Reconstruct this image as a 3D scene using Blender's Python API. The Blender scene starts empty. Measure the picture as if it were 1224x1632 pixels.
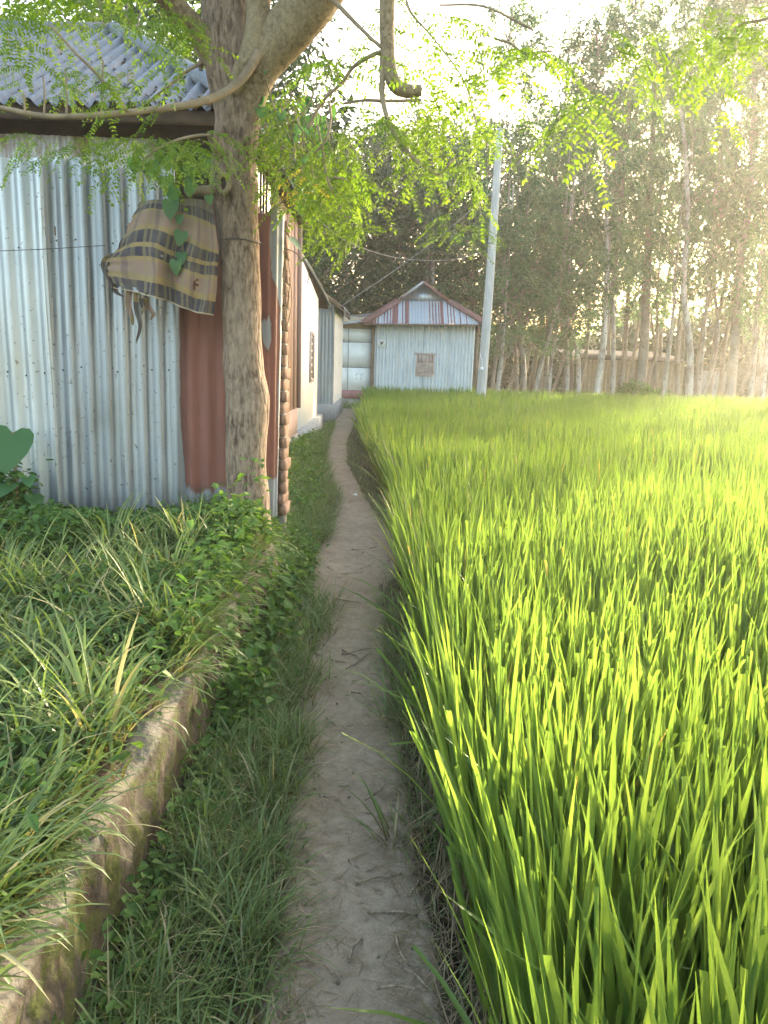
import bpy, math, random
import numpy as np
from mathutils import Vector, Matrix, noise as mnoise

random.seed(7)
RS = np.random.RandomState(7)
SC = bpy.context.scene
COL = SC.collection

# ------------------------------------------------------------------ camera
F_PX, CAM_H = 1226.0, 1.55
PITCH, ROLL = math.radians(11.3), math.radians(1.8)
cam_d = bpy.data.cameras.new('camera')
cam = bpy.data.objects.new('camera', cam_d)
COL.objects.link(cam)
cam_d.sensor_fit = 'VERTICAL'
cam_d.sensor_height = 36.0
cam_d.lens = 36.0 * F_PX / 1632.0
cam_d.clip_start = 0.05
cam_d.clip_end = 1000.0
cam.location = (0, 0, CAM_H)
cam.matrix_world = (Matrix.Translation((0, 0, CAM_H)) @ Matrix.Rotation(math.pi / 2 - PITCH, 4, 'X')
                    @ Matrix.Rotation(ROLL, 4, 'Z'))
SC.camera = cam

# ------------------------------------------------------------------ sky, sun, exposure
SUN_AZ, SUN_EL = 35.0, 11.0          # azimuth clockwise from +Y
world = bpy.data.worlds.new('World')
SC.world = world
world.use_nodes = True
wn = world.node_tree.nodes
wl = world.node_tree.links
bg = wn['Background']
sky = wn.new('ShaderNodeTexSky')
sky.sky_type = 'NISHITA'
sky.sun_disc = False
sky.sun_elevation = math.radians(SUN_EL)
sky.sun_rotation = math.radians(SUN_AZ)
sky.dust_density = 3.0
sky.ozone_density = 0.0
sky.air_density = 1.0
wl.new(sky.outputs[0], bg.inputs[0])
bg.inputs[1].default_value = 0.15
sun_d = bpy.data.lights.new('sun', 'SUN')
sun = bpy.data.objects.new('sun', sun_d)
COL.objects.link(sun)
sun_d.energy = 3.6
sun_d.angle = math.radians(0.6)
sun_d.color = (1.0, 0.84, 0.60)
_az, _el = math.radians(SUN_AZ), math.radians(SUN_EL)
SUN_DIR = Vector((math.sin(_az) * math.cos(_el), math.cos(_az) * math.cos(_el), math.sin(_el)))
sun.rotation_euler = SUN_DIR.to_track_quat('Z', 'Y').to_euler()
sun.location = (20, 20, 12)
SC.view_settings.view_transform = 'Standard'
SC.view_settings.look = 'None'
SC.view_settings.gamma = 1.0
SC.view_settings.exposure = 3.1
SC.view_settings.use_curve_mapping = False
SC.cycles.max_bounces = 8
SC.cycles.diffuse_bounces = 4
SC.cycles.glossy_bounces = 3
SC.cycles.transmission_bounces = 6
SC.cycles.transparent_max_bounces = 8
SC.cycles.volume_bounces = 1

# ------------------------------------------------------------------ survey helpers (photo pixel + distance -> metres)
_cp, _sp, _cr, _sr = math.cos(PITCH), math.sin(PITCH), math.cos(ROLL), math.sin(ROLL)


def _ray(px, py):
    x, y = (px - 612) / F_PX, -(py - 816) / F_PX
    xr, yr = _cr * x - _sr * y, _sr * x + _cr * y
    return np.array([xr, _cp + yr * _sp, -_sp + yr * _cp])


def at(px, py, Y):
    r = _ray(px, py)
    return np.array([0, 0, CAM_H]) + r * (Y / r[1])


def gr(px, py, z=0.0):
    r = _ray(px, py)
    return np.array([0, 0, CAM_H]) + r * ((z - CAM_H) / r[2])


def sstep(a, b, x):
    t = np.clip((x - a) / (b - a), 0, 1); return t * t * (3 - 2 * t)


# ------------------------------------------------------------------ object helpers
ORIGIN = {}


def tag(o, label=None, cat=None, group=None, kind=None):
    if label: o['label'] = label
    if cat: o['category'] = cat
    if group: o['group'] = group
    if kind: o['kind'] = kind
    return o


def thing(name, label, cat, loc=(0, 0, 0), group=None):
    o = bpy.data.objects.new(name, None)
    COL.objects.link(o)
    o.empty_display_size = 0.1
    o.location = loc
    ORIGIN[o.name] = np.array(loc, float)
    return tag(o, label, cat, group)


def make_mesh(name, V, faces, mats, attrs=None, smooth=True, fmat=None):
    """faces: array (n,k) or list of arrays / lists"""
    me = bpy.data.meshes.new(name)
    V = np.asarray(V, np.float32).reshape(-1, 3)
    if isinstance(faces, np.ndarray):
        fl = [faces] if len(faces) else []
    else:
        fl, loose = [], {}
        for f in faces:
            if isinstance(f, np.ndarray) and f.ndim == 2:
                if len(f): fl.append(f)
            else:
                loose.setdefault(len(f), []).append(f)
        for k in loose: fl.append(np.array(loose[k]))
    n = sum(len(f) for f in fl)
    tot = np.concatenate([np.full(len(f), f.shape[1], np.int32) for f in fl])
    idx = np.concatenate([f.ravel() for f in fl]).astype(np.int32)
    st = np.concatenate([[0], np.cumsum(tot)[:-1]]).astype(np.int32)
    me.vertices.add(len(V)); me.vertices.foreach_set('co', V.ravel())
    me.loops.add(len(idx)); me.loops.foreach_set('vertex_index', idx)
    me.polygons.add(n); me.polygons.foreach_set('loop_start', st)
    if smooth: me.polygons.foreach_set('use_smooth', np.ones(n, bool))
    for k, a in (attrs or {}).items():
        at_ = me.attributes.new(k, 'FLOAT', 'POINT')
        at_.data.foreach_set('value', np.asarray(a, np.float32).ravel())
    if not isinstance(mats, (list, tuple)): mats = [mats]
    for m in mats: me.materials.append(m)
    if fmat is not None: me.polygons.foreach_set('material_index', np.asarray(fmat, np.int32))
    me.update(calc_edges=True)
    me.validate()
    return me


def link(name, me, parent=None, loc=None, rot=None, scale=None):
    o = bpy.data.objects.new(name, me)
    COL.objects.link(o)
    org = np.zeros(3)
    if parent is not None:
        o.parent = parent
        org = ORIGIN[parent.name]
    if loc is not None: o.location = np.asarray(loc) - org
    if rot is not None: o.rotation_euler = rot
    if scale is not None: o.scale = scale if hasattr(scale, '__len__') else (scale,) * 3
    return o


def part(name, V, faces, mat, parent=None, attrs=None, smooth=True, fmat=None):
    """geometry in world metres; becomes ONE object"""
    V = np.asarray(V, float).reshape(-1, 3)
    if parent is not None:
        org = ORIGIN[parent.name]
    else:
        org = np.zeros(3)
    o = link(name, make_mesh(name, V - org, faces, mat, attrs, smooth, fmat), parent)
    ORIGIN[o.name] = org
    return o


class MB:
    """collects geometry for one mesh"""
    def __init__(s): s.V, s.F, s.n, s.A = [], [], 0, []
    def add(s, V, F, a=None):
        V = np.asarray(V, float).reshape(-1, 3)
        s.V.append(V)
        if isinstance(F, np.ndarray): s.F.append(F + s.n)
        else:
            d = {}
            for f in F: d.setdefault(len(f), []).append(f)
            for k in d: s.F.append(np.array(d[k]) + s.n)
        s.A.append(np.full(len(V), 0.5) if a is None else np.broadcast_to(np.asarray(a, float), (len(V),)))
        s.n += len(V)
        return s
    def box(s, lo, hi, a=None, jit=0.0):
        x0, y0, z0 = lo; x1, y1, z1 = hi
        V = np.array([(x0, y0, z0), (x1, y0, z0), (x1, y1, z0), (x0, y1, z0), (x0, y0, z1), (x1, y0, z1), (x1, y1, z1), (x0, y1, z1)], float)
        if jit: V += RS.uniform(-jit, jit, V.shape)
        return s.add(V, [(0, 3, 2, 1), (4, 5, 6, 7), (0, 1, 5, 4), (1, 2, 6, 5), (2, 3, 7, 6), (3, 0, 4, 7)], a)
    def beam(s, p, q, w, h, a=None, up=(0, 0, 1)):
        p, q = np.array(p, float), np.array(q, float)
        d = q - p; d /= np.linalg.norm(d)
        sd = np.cross(d, up); 
        if np.linalg.norm(sd) < 1e-3: sd = np.cross(d, (0, 1, 0))
        sd /= np.linalg.norm(sd); u = np.cross(sd, d)
        V = []
        for c in (p, q):
            for sx, sy in ((-1, -1), (1, -1), (1, 1), (-1, 1)):
                V.append(c + sd * sx * w / 2 + u * sy * h / 2)
        return s.add(V, [(0, 3, 2, 1), (4, 5, 6, 7), (0, 1, 5, 4), (1, 2, 6, 5), (2, 3, 7, 6), (3, 0, 4, 7)], a)
    def tube(s, pts, rad, seg=8, a=None, rough=0.0, cap=True, seed=0):
        V, Fq = tube_geo(pts, rad, seg, rough, cap, seed)
        return s.add(V, Fq, a)
    def build(s, name, mat, parent=None, smooth=False, attr='tint'):
        return part(name, np.concatenate(s.V), s.F, mat, parent, {attr: np.concatenate(s.A)}, smooth)
    def mesh(s, name, mat, smooth=False, attr='tint'):
        return make_mesh(name, np.concatenate(s.V), s.F, mat, {attr: np.concatenate(s.A)}, smooth)


def smooth_path(pts, n):
    """Catmull-Rom resample, pts (k,d) -> (n,d)"""
    P = np.asarray(pts, float)
    if len(P) == 2:
        t = np.linspace(0, 1, n)[:, None]
        return P[0] * (1 - t) + P[1] * t
    P = np.vstack([2 * P[0] - P[1], P, 2 * P[-1] - P[-2]])
    k = len(P) - 3
    out = []
    for t in np.linspace(0, k - 1e-6, n):
        i = int(t); f = t - i
        p0, p1, p2, p3 = P[i], P[i + 1], P[i + 2], P[i + 3]
        out.append(0.5 * ((2 * p1) + (p2 - p0) * f + (2 * p0 - 5 * p1 + 4 * p2 - p3) * f * f + (3 * p1 - p0 - 3 * p2 + p3) * f ** 3))
    return np.array(out)


def tube_geo(pts, rad, seg=8, rough=0.0, cap=True, seed=0):
    P = np.asarray(pts, float)
    R = np.broadcast_to(np.asarray(rad, float), (len(P),))
    T = np.gradient(P, axis=0)
    T /= np.linalg.norm(T, axis=1)[:, None] + 1e-9
    ref = np.array([1.0, 0, 0]) if abs(T[0][0]) < 0.9 else np.array([0, 1.0, 0])
    N = ref - T[0] * T[0].dot(ref); N /= np.linalg.norm(N)
    V = []
    for i in range(len(P)):
        N = N - T[i] * T[i].dot(N); N /= np.linalg.norm(N) + 1e-9
        B = np.cross(T[i], N)
        for k in range(seg):
            a = 2 * math.pi * k / seg
            d = N * math.cos(a) + B * math.sin(a)
            r = R[i]
            if rough:
                q = P[i] + d * R[i]
                r *= 1 + rough * (mnoise.noise(Vector(q * 4 + seed)) + 0.6 * mnoise.noise(Vector((q[0] * 16 + seed, q[1] * 16, q[2] * 7))))
            V.append(P[i] + d * r)
    Fq = []
    for i in range(len(P) - 1):
        for k in range(seg):
            a, b = i * seg + k, i * seg + (k + 1) % seg
            Fq.append((a, b, b + seg, a + seg))
    if cap:
        Fq.append(tuple(range(seg - 1, -1, -1)))
        Fq.append(tuple(range((len(P) - 1) * seg, len(P) * seg)))
    return np.array(V), Fq


# ------------------------------------------------------------------ node materials
class NT:
    def __init__(s, name):
        s.m = bpy.data.materials.new(name); s.m.use_nodes = True
        s.t = s.m.node_tree; s.t.nodes.clear()
        s.out = s.t.nodes.new('ShaderNodeOutputMaterial')
    def n(s, ty, **kw):
        nd = s.t.nodes.new(ty)
        for k, v in kw.items():
            if k.startswith('i_'): 
                key = k[2:]
                nd.inputs[int(key) if key.isdigit() else key.replace('_', ' ')].default_value = v
            else: setattr(nd, k, v)
        return nd
    def l(s, a, b): s.t.links.new(a, b)
    def noise(s, scale, vec=None, detail=4, rough=0.55, dist=0.0):
        nd = s.n('ShaderNodeTexNoise'); nd.inputs['Scale'].default_value = scale
        nd.inputs['Detail'].default_value = detail; nd.inputs['Roughness'].default_value = rough; nd.inputs['Distortion'].default_value = dist
        if vec is not None: s.l(vec, nd.inputs['Vector'])
        return nd.outputs[0]
    def coords(s, sx=1, sy=1, sz=1, kind='Object', rot=(0, 0, 0)):
        tc = s.n('ShaderNodeTexCoord'); mp = s.n('ShaderNodeMapping')
        mp.inputs['Scale'].default_value = (sx, sy, sz); mp.inputs['Rotation'].default_value = rot
        s.l(tc.outputs[kind], mp.inputs[0]); return mp.outputs[0]
    def ramp(s, fac, stops, interp='LINEAR'):
        r = s.n('ShaderNodeValToRGB'); r.color_ramp.interpolation = interp
        e = r.color_ramp.elements
        while len(e) < len(stops): e.new(0.5)
        for el, (p, c) in zip(e, stops):
            el.position = p; el.color = (*c, 1) if hasattr(c, '__len__') else (c, c, c, 1)
        s.l(fac, r.inputs[0]); return r.outputs[0]
    def mix(s, fac, a, b, mode='MIX'):
        m = s.n('ShaderNodeMix', data_type='RGBA', blend_type=mode)
        for v, i in ((fac, 0), (a, 6), (b, 7)):
            if hasattr(v, 'links'): s.l(v, m.inputs[i])
            elif i == 0: m.inputs[0].default_value = v
            else: m.inputs[i].default_value = (*v, 1)
        return m.outputs[2]
    def math(s, op, a, b=0.0):
        m = s.n('ShaderNodeMath', operation=op)
        for v, i in ((a, 0), (b, 1)):
            if hasattr(v, 'links'): s.l(v, m.inputs[i])
            else: m.inputs[i].default_value = v
        return m.outputs[0]
    def attr(s, name='tint'):
        a = s.n('ShaderNodeAttribute', attribute_name=name); return a.outputs['Fac']
    def bump(s, h, strength=0.3, dist=0.01):
        b = s.n('ShaderNodeBump'); b.inputs['Strength'].default_value = strength; b.inputs['Distance'].default_value = dist
        s.l(h, b.inputs['Height']); return b.outputs[0]
    def bsdf(s, color, rough=0.6, metal=0.0, normal=None, spec=0.4):
        b = s.n('ShaderNodeBsdfPrincipled')
        for v, k in ((color, 'Base Color'), (rough, 'Roughness'), (metal, 'Metallic'), (spec, 'Specular IOR Level')):
            if hasattr(v, 'links'): s.l(v, b.inputs[k])
            else: b.inputs[k].default_value = (*v, 1) if hasattr(v, '__len__') else v
        if normal is not None: s.l(normal, b.inputs['Normal'])
        return b.outputs[0]
    def done(s, sh): s.l(sh, s.out.inputs[0]); return s.m


def leaf_mat(name, dark, light, dry, trans, tf=0.45, rough=0.5, stem=None, spec=0.35):
    t = NT(name)
    c = t.ramp(t.attr('tint'), [(0.0, dark), (0.86, light), (0.90, light), (0.965, dry), (1.0, dry)])
    nz = t.noise(30, t.coords(kind='Object'), 2)
    c = t.mix(t.math('MULTIPLY', nz, 0.5), c, t.mix(0.5, c, light))
    if stem is not None:
        f = t.ramp(t.attr('along'), [(0.0, 1.0), (0.22, 0.75), (0.45, 0.0)])
        c = t.mix(f, c, stem)
    p = t.bsdf(c, rough, spec=spec)
    tr = t.n('ShaderNodeBsdfTranslucent')
    tc = t.mix(1.0, c, trans, 'MULTIPLY')
    t.l(tc, tr.inputs[0])
    mx = t.n('ShaderNodeMixShader'); mx.inputs[0].default_value = tf
    t.l(p, mx.inputs[1]); t.l(tr.outputs[0], mx.inputs[2])
    return t.done(mx.outputs[0])


def galv(name, base, dark, rust=0.0, rough=0.42, metal=0.7, streak=True):
    t = NT(name)
    v = t.coords(9, 9, 0.6)
    a = t.noise(1.0, v, 5, 0.6)
    b = t.noise(2.2, t.coords(), 4)
    f = t.math('ADD', t.math('MULTIPLY', a, 0.6), t.math('MULTIPLY', b, 0.4))
    c = t.ramp(f, [(0.36, dark), (0.60, base)])
    sp = t.noise(38, t.coords(), 2)
    c = t.mix(t.ramp(sp, [(0.66, 0.0), (0.72, 0.7)]), c, (0.09, 0.07, 0.06))
    sz_ = t.n('ShaderNodeSeparateXYZ'); t.l(t.coords(), sz_.inputs[0])
    mud = t.math('ADD', sz_.outputs[2], t.math('MULTIPLY', t.noise(6, t.coords(1, 1, .5), 5), 0.55))
    c = t.mix(t.ramp(mud, [(0.18, 0.55), (0.48, 0.0)]), c, (0.20, 0.165, 0.125))
    st_ = t.noise(5, t.coords(2.4, 2.4, 0.22), 5, .7)
    c = t.mix(t.ramp(st_, [(0.60, 0.0), (0.72, 0.5)]), c, (0.16, 0.11, 0.08))
    if rust > 0:
        rn = t.noise(1.6, t.coords(2.2, 2.2, 0.9), 6, 0.65)
        c = t.mix(t.ramp(rn, [(0.62 - rust * 0.3, 0.0), (0.72 - rust * 0.3, 0.85)]), c, (0.17, 0.085, 0.05))
    r = t.ramp(b, [(0.3, rough - 0.08), (0.7, rough + 0.14)])
    return t.done(t.bsdf(c, r, metal, t.bump(t.noise(14, t.coords(1, 1, .3), 3), 0.12, 0.004)))


def plain(name, a, b, scale=6, rough=0.75, bump=0.25, bscale=40, spec=0.3, stretch=(1, 1, 1), metal=0.0):
    t = NT(name)
    n1 = t.noise(scale, t.coords(*stretch), 6, 0.62)
    c = t.ramp(n1, [(0.32, a), (0.68, b)])
    return t.done(t.bsdf(c, rough, metal, t.bump(t.noise(bscale, t.coords(*stretch), 4), bump, 0.01), spec))


M = {}
M['rice'] = leaf_mat('rice_leaf', (0.068, 0.140, 0.034), (0.130, 0.215, 0.052), (0.32, 0.27, 0.10), (1.85, 1.6, 0.75), 0.54, 0.45, stem=(0.14, 0.20, 0.055))
M['grass'] = leaf_mat('grass_leaf', (0.062, 0.110, 0.036), (0.155, 0.215, 0.078), (0.34, 0.30, 0.17), (1.5, 1.5, 0.8), 0.35, 0.42, stem=(0.13, 0.10, 0.05))
M['turf'] = leaf_mat('turf_leaf', (0.075, 0.120, 0.042), (0.16, 0.225, 0.075), (0.34, 0.29, 0.18), (1.4, 1.4, 0.8), 0.35, 0.5, stem=(0.10, 0.085, 0.045))
M['straw'] = leaf_mat('dry_straw', (0.13, 0.095, 0.06), (0.28, 0.21, 0.13), (0.34, 0.28, 0.2), (1, 1, 1), 0.15, 0.7)
M['weed'] = leaf_mat('weed_leaf', (0.045, 0.105, 0.030), (0.115, 0.195, 0.052), (0.22, 0.24, 0.07), (1.5, 1.6, 0.7), 0.35, 0.6, spec=0.18)
M['frond'] = leaf_mat('frond_leaf', (0.055, 0.115, 0.014), (0.115, 0.19, 0.018), (0.42, 0.32, 0.03), (2.0, 1.9, 0.8), 0.5, 0.5)
M['vine'] = leaf_mat('vine_leaf', (0.045, 0.11, 0.042), (0.075, 0.165, 0.058), (0.14, 0.20, 0.06), (1.5, 1.7, 0.8), 0.4, 0.4)
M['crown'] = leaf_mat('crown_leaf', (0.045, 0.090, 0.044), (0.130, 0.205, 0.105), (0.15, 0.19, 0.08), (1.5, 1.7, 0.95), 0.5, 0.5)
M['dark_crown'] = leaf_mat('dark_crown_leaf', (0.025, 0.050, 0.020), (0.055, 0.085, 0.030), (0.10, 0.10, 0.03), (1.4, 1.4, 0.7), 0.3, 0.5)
M['tin'] = galv('galvanised_tin', (0.34, 0.37, 0.405), (0.215, 0.245, 0.28), 0.0)
M['tin_bright'] = galv('bright_galvanised_tin', (0.46, 0.49, 0.51), (0.31, 0.345, 0.375), 0.0, 0.40)
M['tin_house'] = galv('pale_house_tin', (0.62, 0.68, 0.73), (0.50, 0.56, 0.62), 0.0, 0.45, 0.3)
M['tin_old_or_shaded'] = galv('weathered_or_shaded_tin', (0.40, 0.42, 0.43), (0.26, 0.27, 0.28), 0.35, 0.55)
M['tin_roof'] = galv('roof_tin', (0.155, 0.175, 0.20), (0.095, 0.112, 0.135), 0.10, 0.62, 0.2)
M['wire'] = plain('dark_wire', (0.05, 0.05, 0.055), (0.09, 0.09, 0.09), 20, 0.5)


def red_tin():
    t = NT('red_painted_tin')
    n1 = t.noise(3, t.coords(3, 3, 0.5), 6)
    c = t.ramp(n1, [(0.3, (0.15, 0.060, 0.048)), (0.7, (0.23, 0.090, 0.066))])
    w = t.attr('bare')      # unpainted strip
    edge = t.math('ADD', w, t.math('MULTIPLY', t.math('SUBTRACT', t.noise(7, t.coords(1, 1, 0.35), 5, .65), 0.5), 0.9))
    f = t.ramp(edge, [(0.44, 0.0), (0.53, 1.0)])
    grey = t.ramp(t.noise(4, t.coords(2, 2, .5), 4), [(0.3, (0.19, 0.21, 0.23)), (0.7, (0.30, 0.32, 0.34))])
    c = t.mix(f, c, grey)
    rim = t.ramp(edge, [(0.34, 0.0), (0.44, 0.6), (0.5, 0.0)])
    c = t.mix(rim, c, (0.10, 0.055, 0.035))
    return t.done(t.bsdf(c, 0.58, t.math('MULTIPLY', f, 0.15), t.bump(t.noise(30, t.coords(), 3), 0.15, 0.004)))


M['red_tin'] = red_tin()


def striped_tin():
    t = NT('striped_roof_tin')
    n1 = t.noise(6, t.coords(2, 1, 1), 5)
    c = t.mix(t.ramp(t.math('ADD', t.attr('tint'), t.math('MULTIPLY', t.math('SUBTRACT', n1, 0.5), 0.8)), [(0.45, 0.0), (0.6, 1.0)]),
              (0.37, 0.41, 0.46), (0.20, 0.09, 0.09))
    return t.done(t.bsdf(c, 0.5, 0.25))


M['striped'] = striped_tin()
M['rust_red'] = plain('rust_red_flashing', (0.12, 0.058, 0.052), (0.20, 0.095, 0.088), 8, 0.65)
M['white'] = plain('whitewash', (0.74, 0.73, 0.69), (0.86, 0.85, 0.82), 3, 0.75, 0.12, 30)
M['white_sheet'] = plain('white_painted_sheet', (0.62, 0.66, 0.68), (0.76, 0.79, 0.80), 3, 0.45, 0.05, 20)
M['pink'] = plain('pink_plaster', (0.27, 0.125, 0.125), (0.35, 0.18, 0.175), 6, 0.8)
M['faded_pink'] = plain('faded_pink_plaster', (0.27, 0.20, 0.185), (0.36, 0.275, 0.255), 6, 0.85)
M['concrete'] = plain('grey_concrete', (0.20, 0.20, 0.20), (0.33, 0.33, 0.32), 5, 0.85, 0.35, 35)
M['pole'] = plain('pale_pole', (0.30, 0.32, 0.33), (0.46, 0.47, 0.47), 5, 0.75, 0.3, 30, stretch=(3, 3, .4))
M['brown_board'] = plain('red_brown_board', (0.22, 0.14, 0.118), (0.32, 0.215, 0.185), 7, 0.7, 0.3, 30, stretch=(4, 4, .3))
M['wood'] = plain('old_wood', (0.12, 0.085, 0.06), (0.23, 0.17, 0.125), 6, 0.75, 0.4, 25, stretch=(5, 5, .5))
M['pinkwood'] = plain('faded_window_wood', (0.36, 0.29, 0.28), (0.48, 0.41, 0.40), 8, 0.7)
M['dark_wood'] = plain('dark_roof_timber', (0.05, 0.038, 0.03), (0.09, 0.07, 0.055), 6, 0.8)
M['cream'] = plain('cream_sheet', (0.50, 0.47, 0.43), (0.64, 0.61, 0.57), 4, 0.6)
M['beige'] = plain('beige_board', (0.30, 0.25, 0.17), (0.42, 0.36, 0.26), 5, 0.75)
M['brick'] = plain('old_brick', (0.11, 0.07, 0.052), (0.22, 0.135, 0.10), 18, 0.85, 0.5, 60)
M['black'] = plain('dark_print', (0.03, 0.03, 0.035), (0.06, 0.05, 0.05), 8, 0.6)
M['dark_red'] = plain('dark_red_print', (0.18, 0.03, 0.03), (0.24, 0.05, 0.05), 8, 0.6)
M['twig'] = plain('dry_twig', (0.10, 0.075, 0.05), (0.34, 0.27, 0.195), 9, 0.8)
M['branch'] = plain('branch_bark', (0.15, 0.115, 0.075), (0.30, 0.235, 0.155), 9, 0.8, 0.5, 35)
M['vine_stem'] = plain('vine_stem', (0.12, 0.10, 0.055), (0.24, 0.19, 0.11), 12, 0.75)


def bark_mat(name, a, b, c3, vs=0.30, strength=0.95):
    t = NT(name)
    v = t.coords(1, 1, vs)
    n1 = t.noise(44, v, 7, 0.72, 0.5)
    n2 = t.noise(4.5, t.coords(), 5, 0.6)
    c = t.ramp(n1, [(0.38, a), (0.52, b), (0.68, c3)])
    c = t.mix(t.ramp(n2, [(0.42, 0.0), (0.66, 0.55)]), c, c3)
    vo = t.n('ShaderNodeTexVoronoi', feature='DISTANCE_TO_EDGE'); vo.inputs['Scale'].default_value = 22
    t.l(t.coords(1, 1, 0.28), vo.inputs['Vector'])
    h = t.math('ADD', t.math('MULTIPLY', n1, 0.7), t.math('MULTIPLY', t.ramp(vo.outputs['Distance'], [(0.0, 0.0), (0.18, 1.0)]), 0.5))
    return t.done(t.bsdf(c, 0.88, 0, t.bump(h, strength, 0.012), 0.2))


M['bark'] = bark_mat('grey_brown_bark', (0.062, 0.042, 0.031), (0.195, 0.142, 0.104), (0.31, 0.24, 0.18))
M['limb'] = bark_mat('smooth_limb_bark', (0.11, 0.084, 0.052), (0.21, 0.165, 0.105), (0.31, 0.255, 0.165), 0.8, 0.35)


def pale_bark():
    t = NT('pale_tree_bark')
    n1 = t.noise(3.0, t.coords(1, 1, .5), 5, 0.65)
    n2 = t.noise(16, t.coords(1, 1, .6), 3)
    c = t.mix(t.attr('tint'), (0.15, 0.115, 0.085), (0.46, 0.45, 0.41))
    c = t.mix(t.ramp(n1, [(0.45, 0.0), (0.6, 0.75)]), c, (0.17, 0.13, 0.09))
    c = t.mix(t.ramp(n2, [(0.58, 0.0), (0.66, 0.7)]), c, (0.07, 0.055, 0.045))
    return t.done(t.bsdf(c, 0.8, 0, t.bump(n2, 0.3, 0.02), 0.2))


M['pale_bark'] = pale_bark()


def soil(name, a, b, c, wet=0.0):
    t = NT(name)
    v = t.coords()
    n1 = t.noise(1.7, v, 6, 0.6); n2 = t.noise(23, v, 5, 0.65); n3 = t.noise(140, v, 3, 0.6)
    col = t.ramp(n1, [(0.3, a), (0.7, b)])
    col = t.mix(t.ramp(n2, [(0.35, 0.75), (0.60, 0.0)]), col, c)
    n4 = t.noise(6.5, v, 5, 0.6, 0.8)
    col = t.mix(t.ramp(n4, [(0.36, 0.55), (0.52, 0.0)]), col, c)
    col = t.mix(t.ramp(n3, [(0.60, 0.0), (0.75, 0.5)]), col, (b[0] * 1.35, b[1] * 1.32, b[2] * 1.3))
    h = t.math('ADD', t.math('MULTIPLY', n2, 0.7), t.math('MULTIPLY', n3, 0.3))
    h = t.math('ADD', h, t.math('MULTIPLY', n1, 1.6))
    return t.done(t.bsdf(col, 0.92, 0, t.bump(h, 0.8, 0.02), 0.15))


M['soil'] = soil('dark_soil', (0.075, 0.058, 0.040), (0.12, 0.092, 0.066), (0.05, 0.04, 0.028))
M['path'] = soil('trodden_earth', (0.245, 0.198, 0.148), (0.335, 0.275, 0.208), (0.185, 0.148, 0.108))


def mossy():
    t = NT('mossy_plaster')
    v = t.coords()
    n1 = t.noise(5, v, 6, 0.65); n2 = t.noise(13, v, 5, 0.6); n3 = t.noise(55, v, 4)
    nv = t.noise(6, t.coords(3, 3, .5), 5)
    c = t.ramp(n1, [(0.3, (0.034, 0.029, 0.022)), (0.55, (0.066, 0.056, 0.042)), (0.72, (0.12, 0.108, 0.088))])
    c = t.mix(t.ramp(nv, [(0.5, 0.0), (0.66, 0.8)]), c, (0.055, 0.036, 0.025))
    c = t.mix(t.ramp(n2, [(0.47, 0.0), (0.58, 0.85)]), c, (0.052, 0.064, 0.014))
    c = t.mix(t.ramp(n3, [(0.35, 0.6), (0.5, 0.0)]), c, (0.05, 0.04, 0.03))
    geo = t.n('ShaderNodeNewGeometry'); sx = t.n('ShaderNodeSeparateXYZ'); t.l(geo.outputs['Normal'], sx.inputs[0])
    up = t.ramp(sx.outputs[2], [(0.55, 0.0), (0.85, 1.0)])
    top = t.ramp(n1, [(0.35, (0.16, 0.145, 0.12)), (0.7, (0.27, 0.25, 0.21))])  # top greyer, and paler to put its lit edges into the colour
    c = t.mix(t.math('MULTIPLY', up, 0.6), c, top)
    h = t.math('ADD', t.math('MULTIPLY', n2, 0.5), t.math('MULTIPLY', n3, 0.5))
    return t.done(t.bsdf(c, 0.92, 0, t.bump(h, 0.7, 0.02), 0.15))


M['mossy'] = mossy()


def cloth_mat():
    t = NT('checked_cloth')
    U, Vv = t.attr('cu'), t.attr('cv')
    ochre, mauve, navy, grey = (0.27, 0.195, 0.095), (0.25, 0.165, 0.135), (0.055, 0.050, 0.065), (0.155, 0.135, 0.11)
    # bands across (cv 0 top .. 1 bottom)
    c = t.ramp(Vv, [(0.0, grey), (0.05, navy), (0.115, ochre), (0.145, mauve), (0.29, ochre), (0.335, navy),
                    (0.45, ochre), (0.50, navy), (0.60, ochre), (0.645, mauve), (0.80, ochre), (0.865, navy), (0.985, (0.30, 0.26, 0.2))], 'CONSTANT')
    w = t.math('FRACT', t.math('MULTIPLY', U, 5.0))
    wf = t.ramp(w, [(0.0, 0.0), (0.10, 1.0), (0.22, 0.0), (0.34, 1.0), (0.44, 0.0), (0.70, 0.6), (0.86, 0.0)], 'CONSTANT')
    c = t.mix(t.math('MULTIPLY', wf, 0.55), c, (0.22, 0.185, 0.10))
    w2 = t.ramp(t.math('FRACT', t.math('MULTIPLY', U, 5.0)), [(0.0, 0.0), (0.48, 0.8), (0.66, 0.0)], 'CONSTANT')
    c = t.mix(t.math('MULTIPLY', w2, 0.55), c, (0.075, 0.065, 0.07))
    d = t.noise(9, t.coords(), 5)
    c = t.mix(t.ramp(d, [(0.4, 0.0), (0.75, 0.45)]), c, (0.17, 0.15, 0.125))
    th = t.noise(220, t.coords(), 2)
    return t.done(t.bsdf(c, 0.9, 0, t.bump(t.math('ADD', th, t.math('MULTIPLY', d, 2.0)), 0.35, 0.004), 0.1))


M['cloth'] = cloth_mat()

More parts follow.
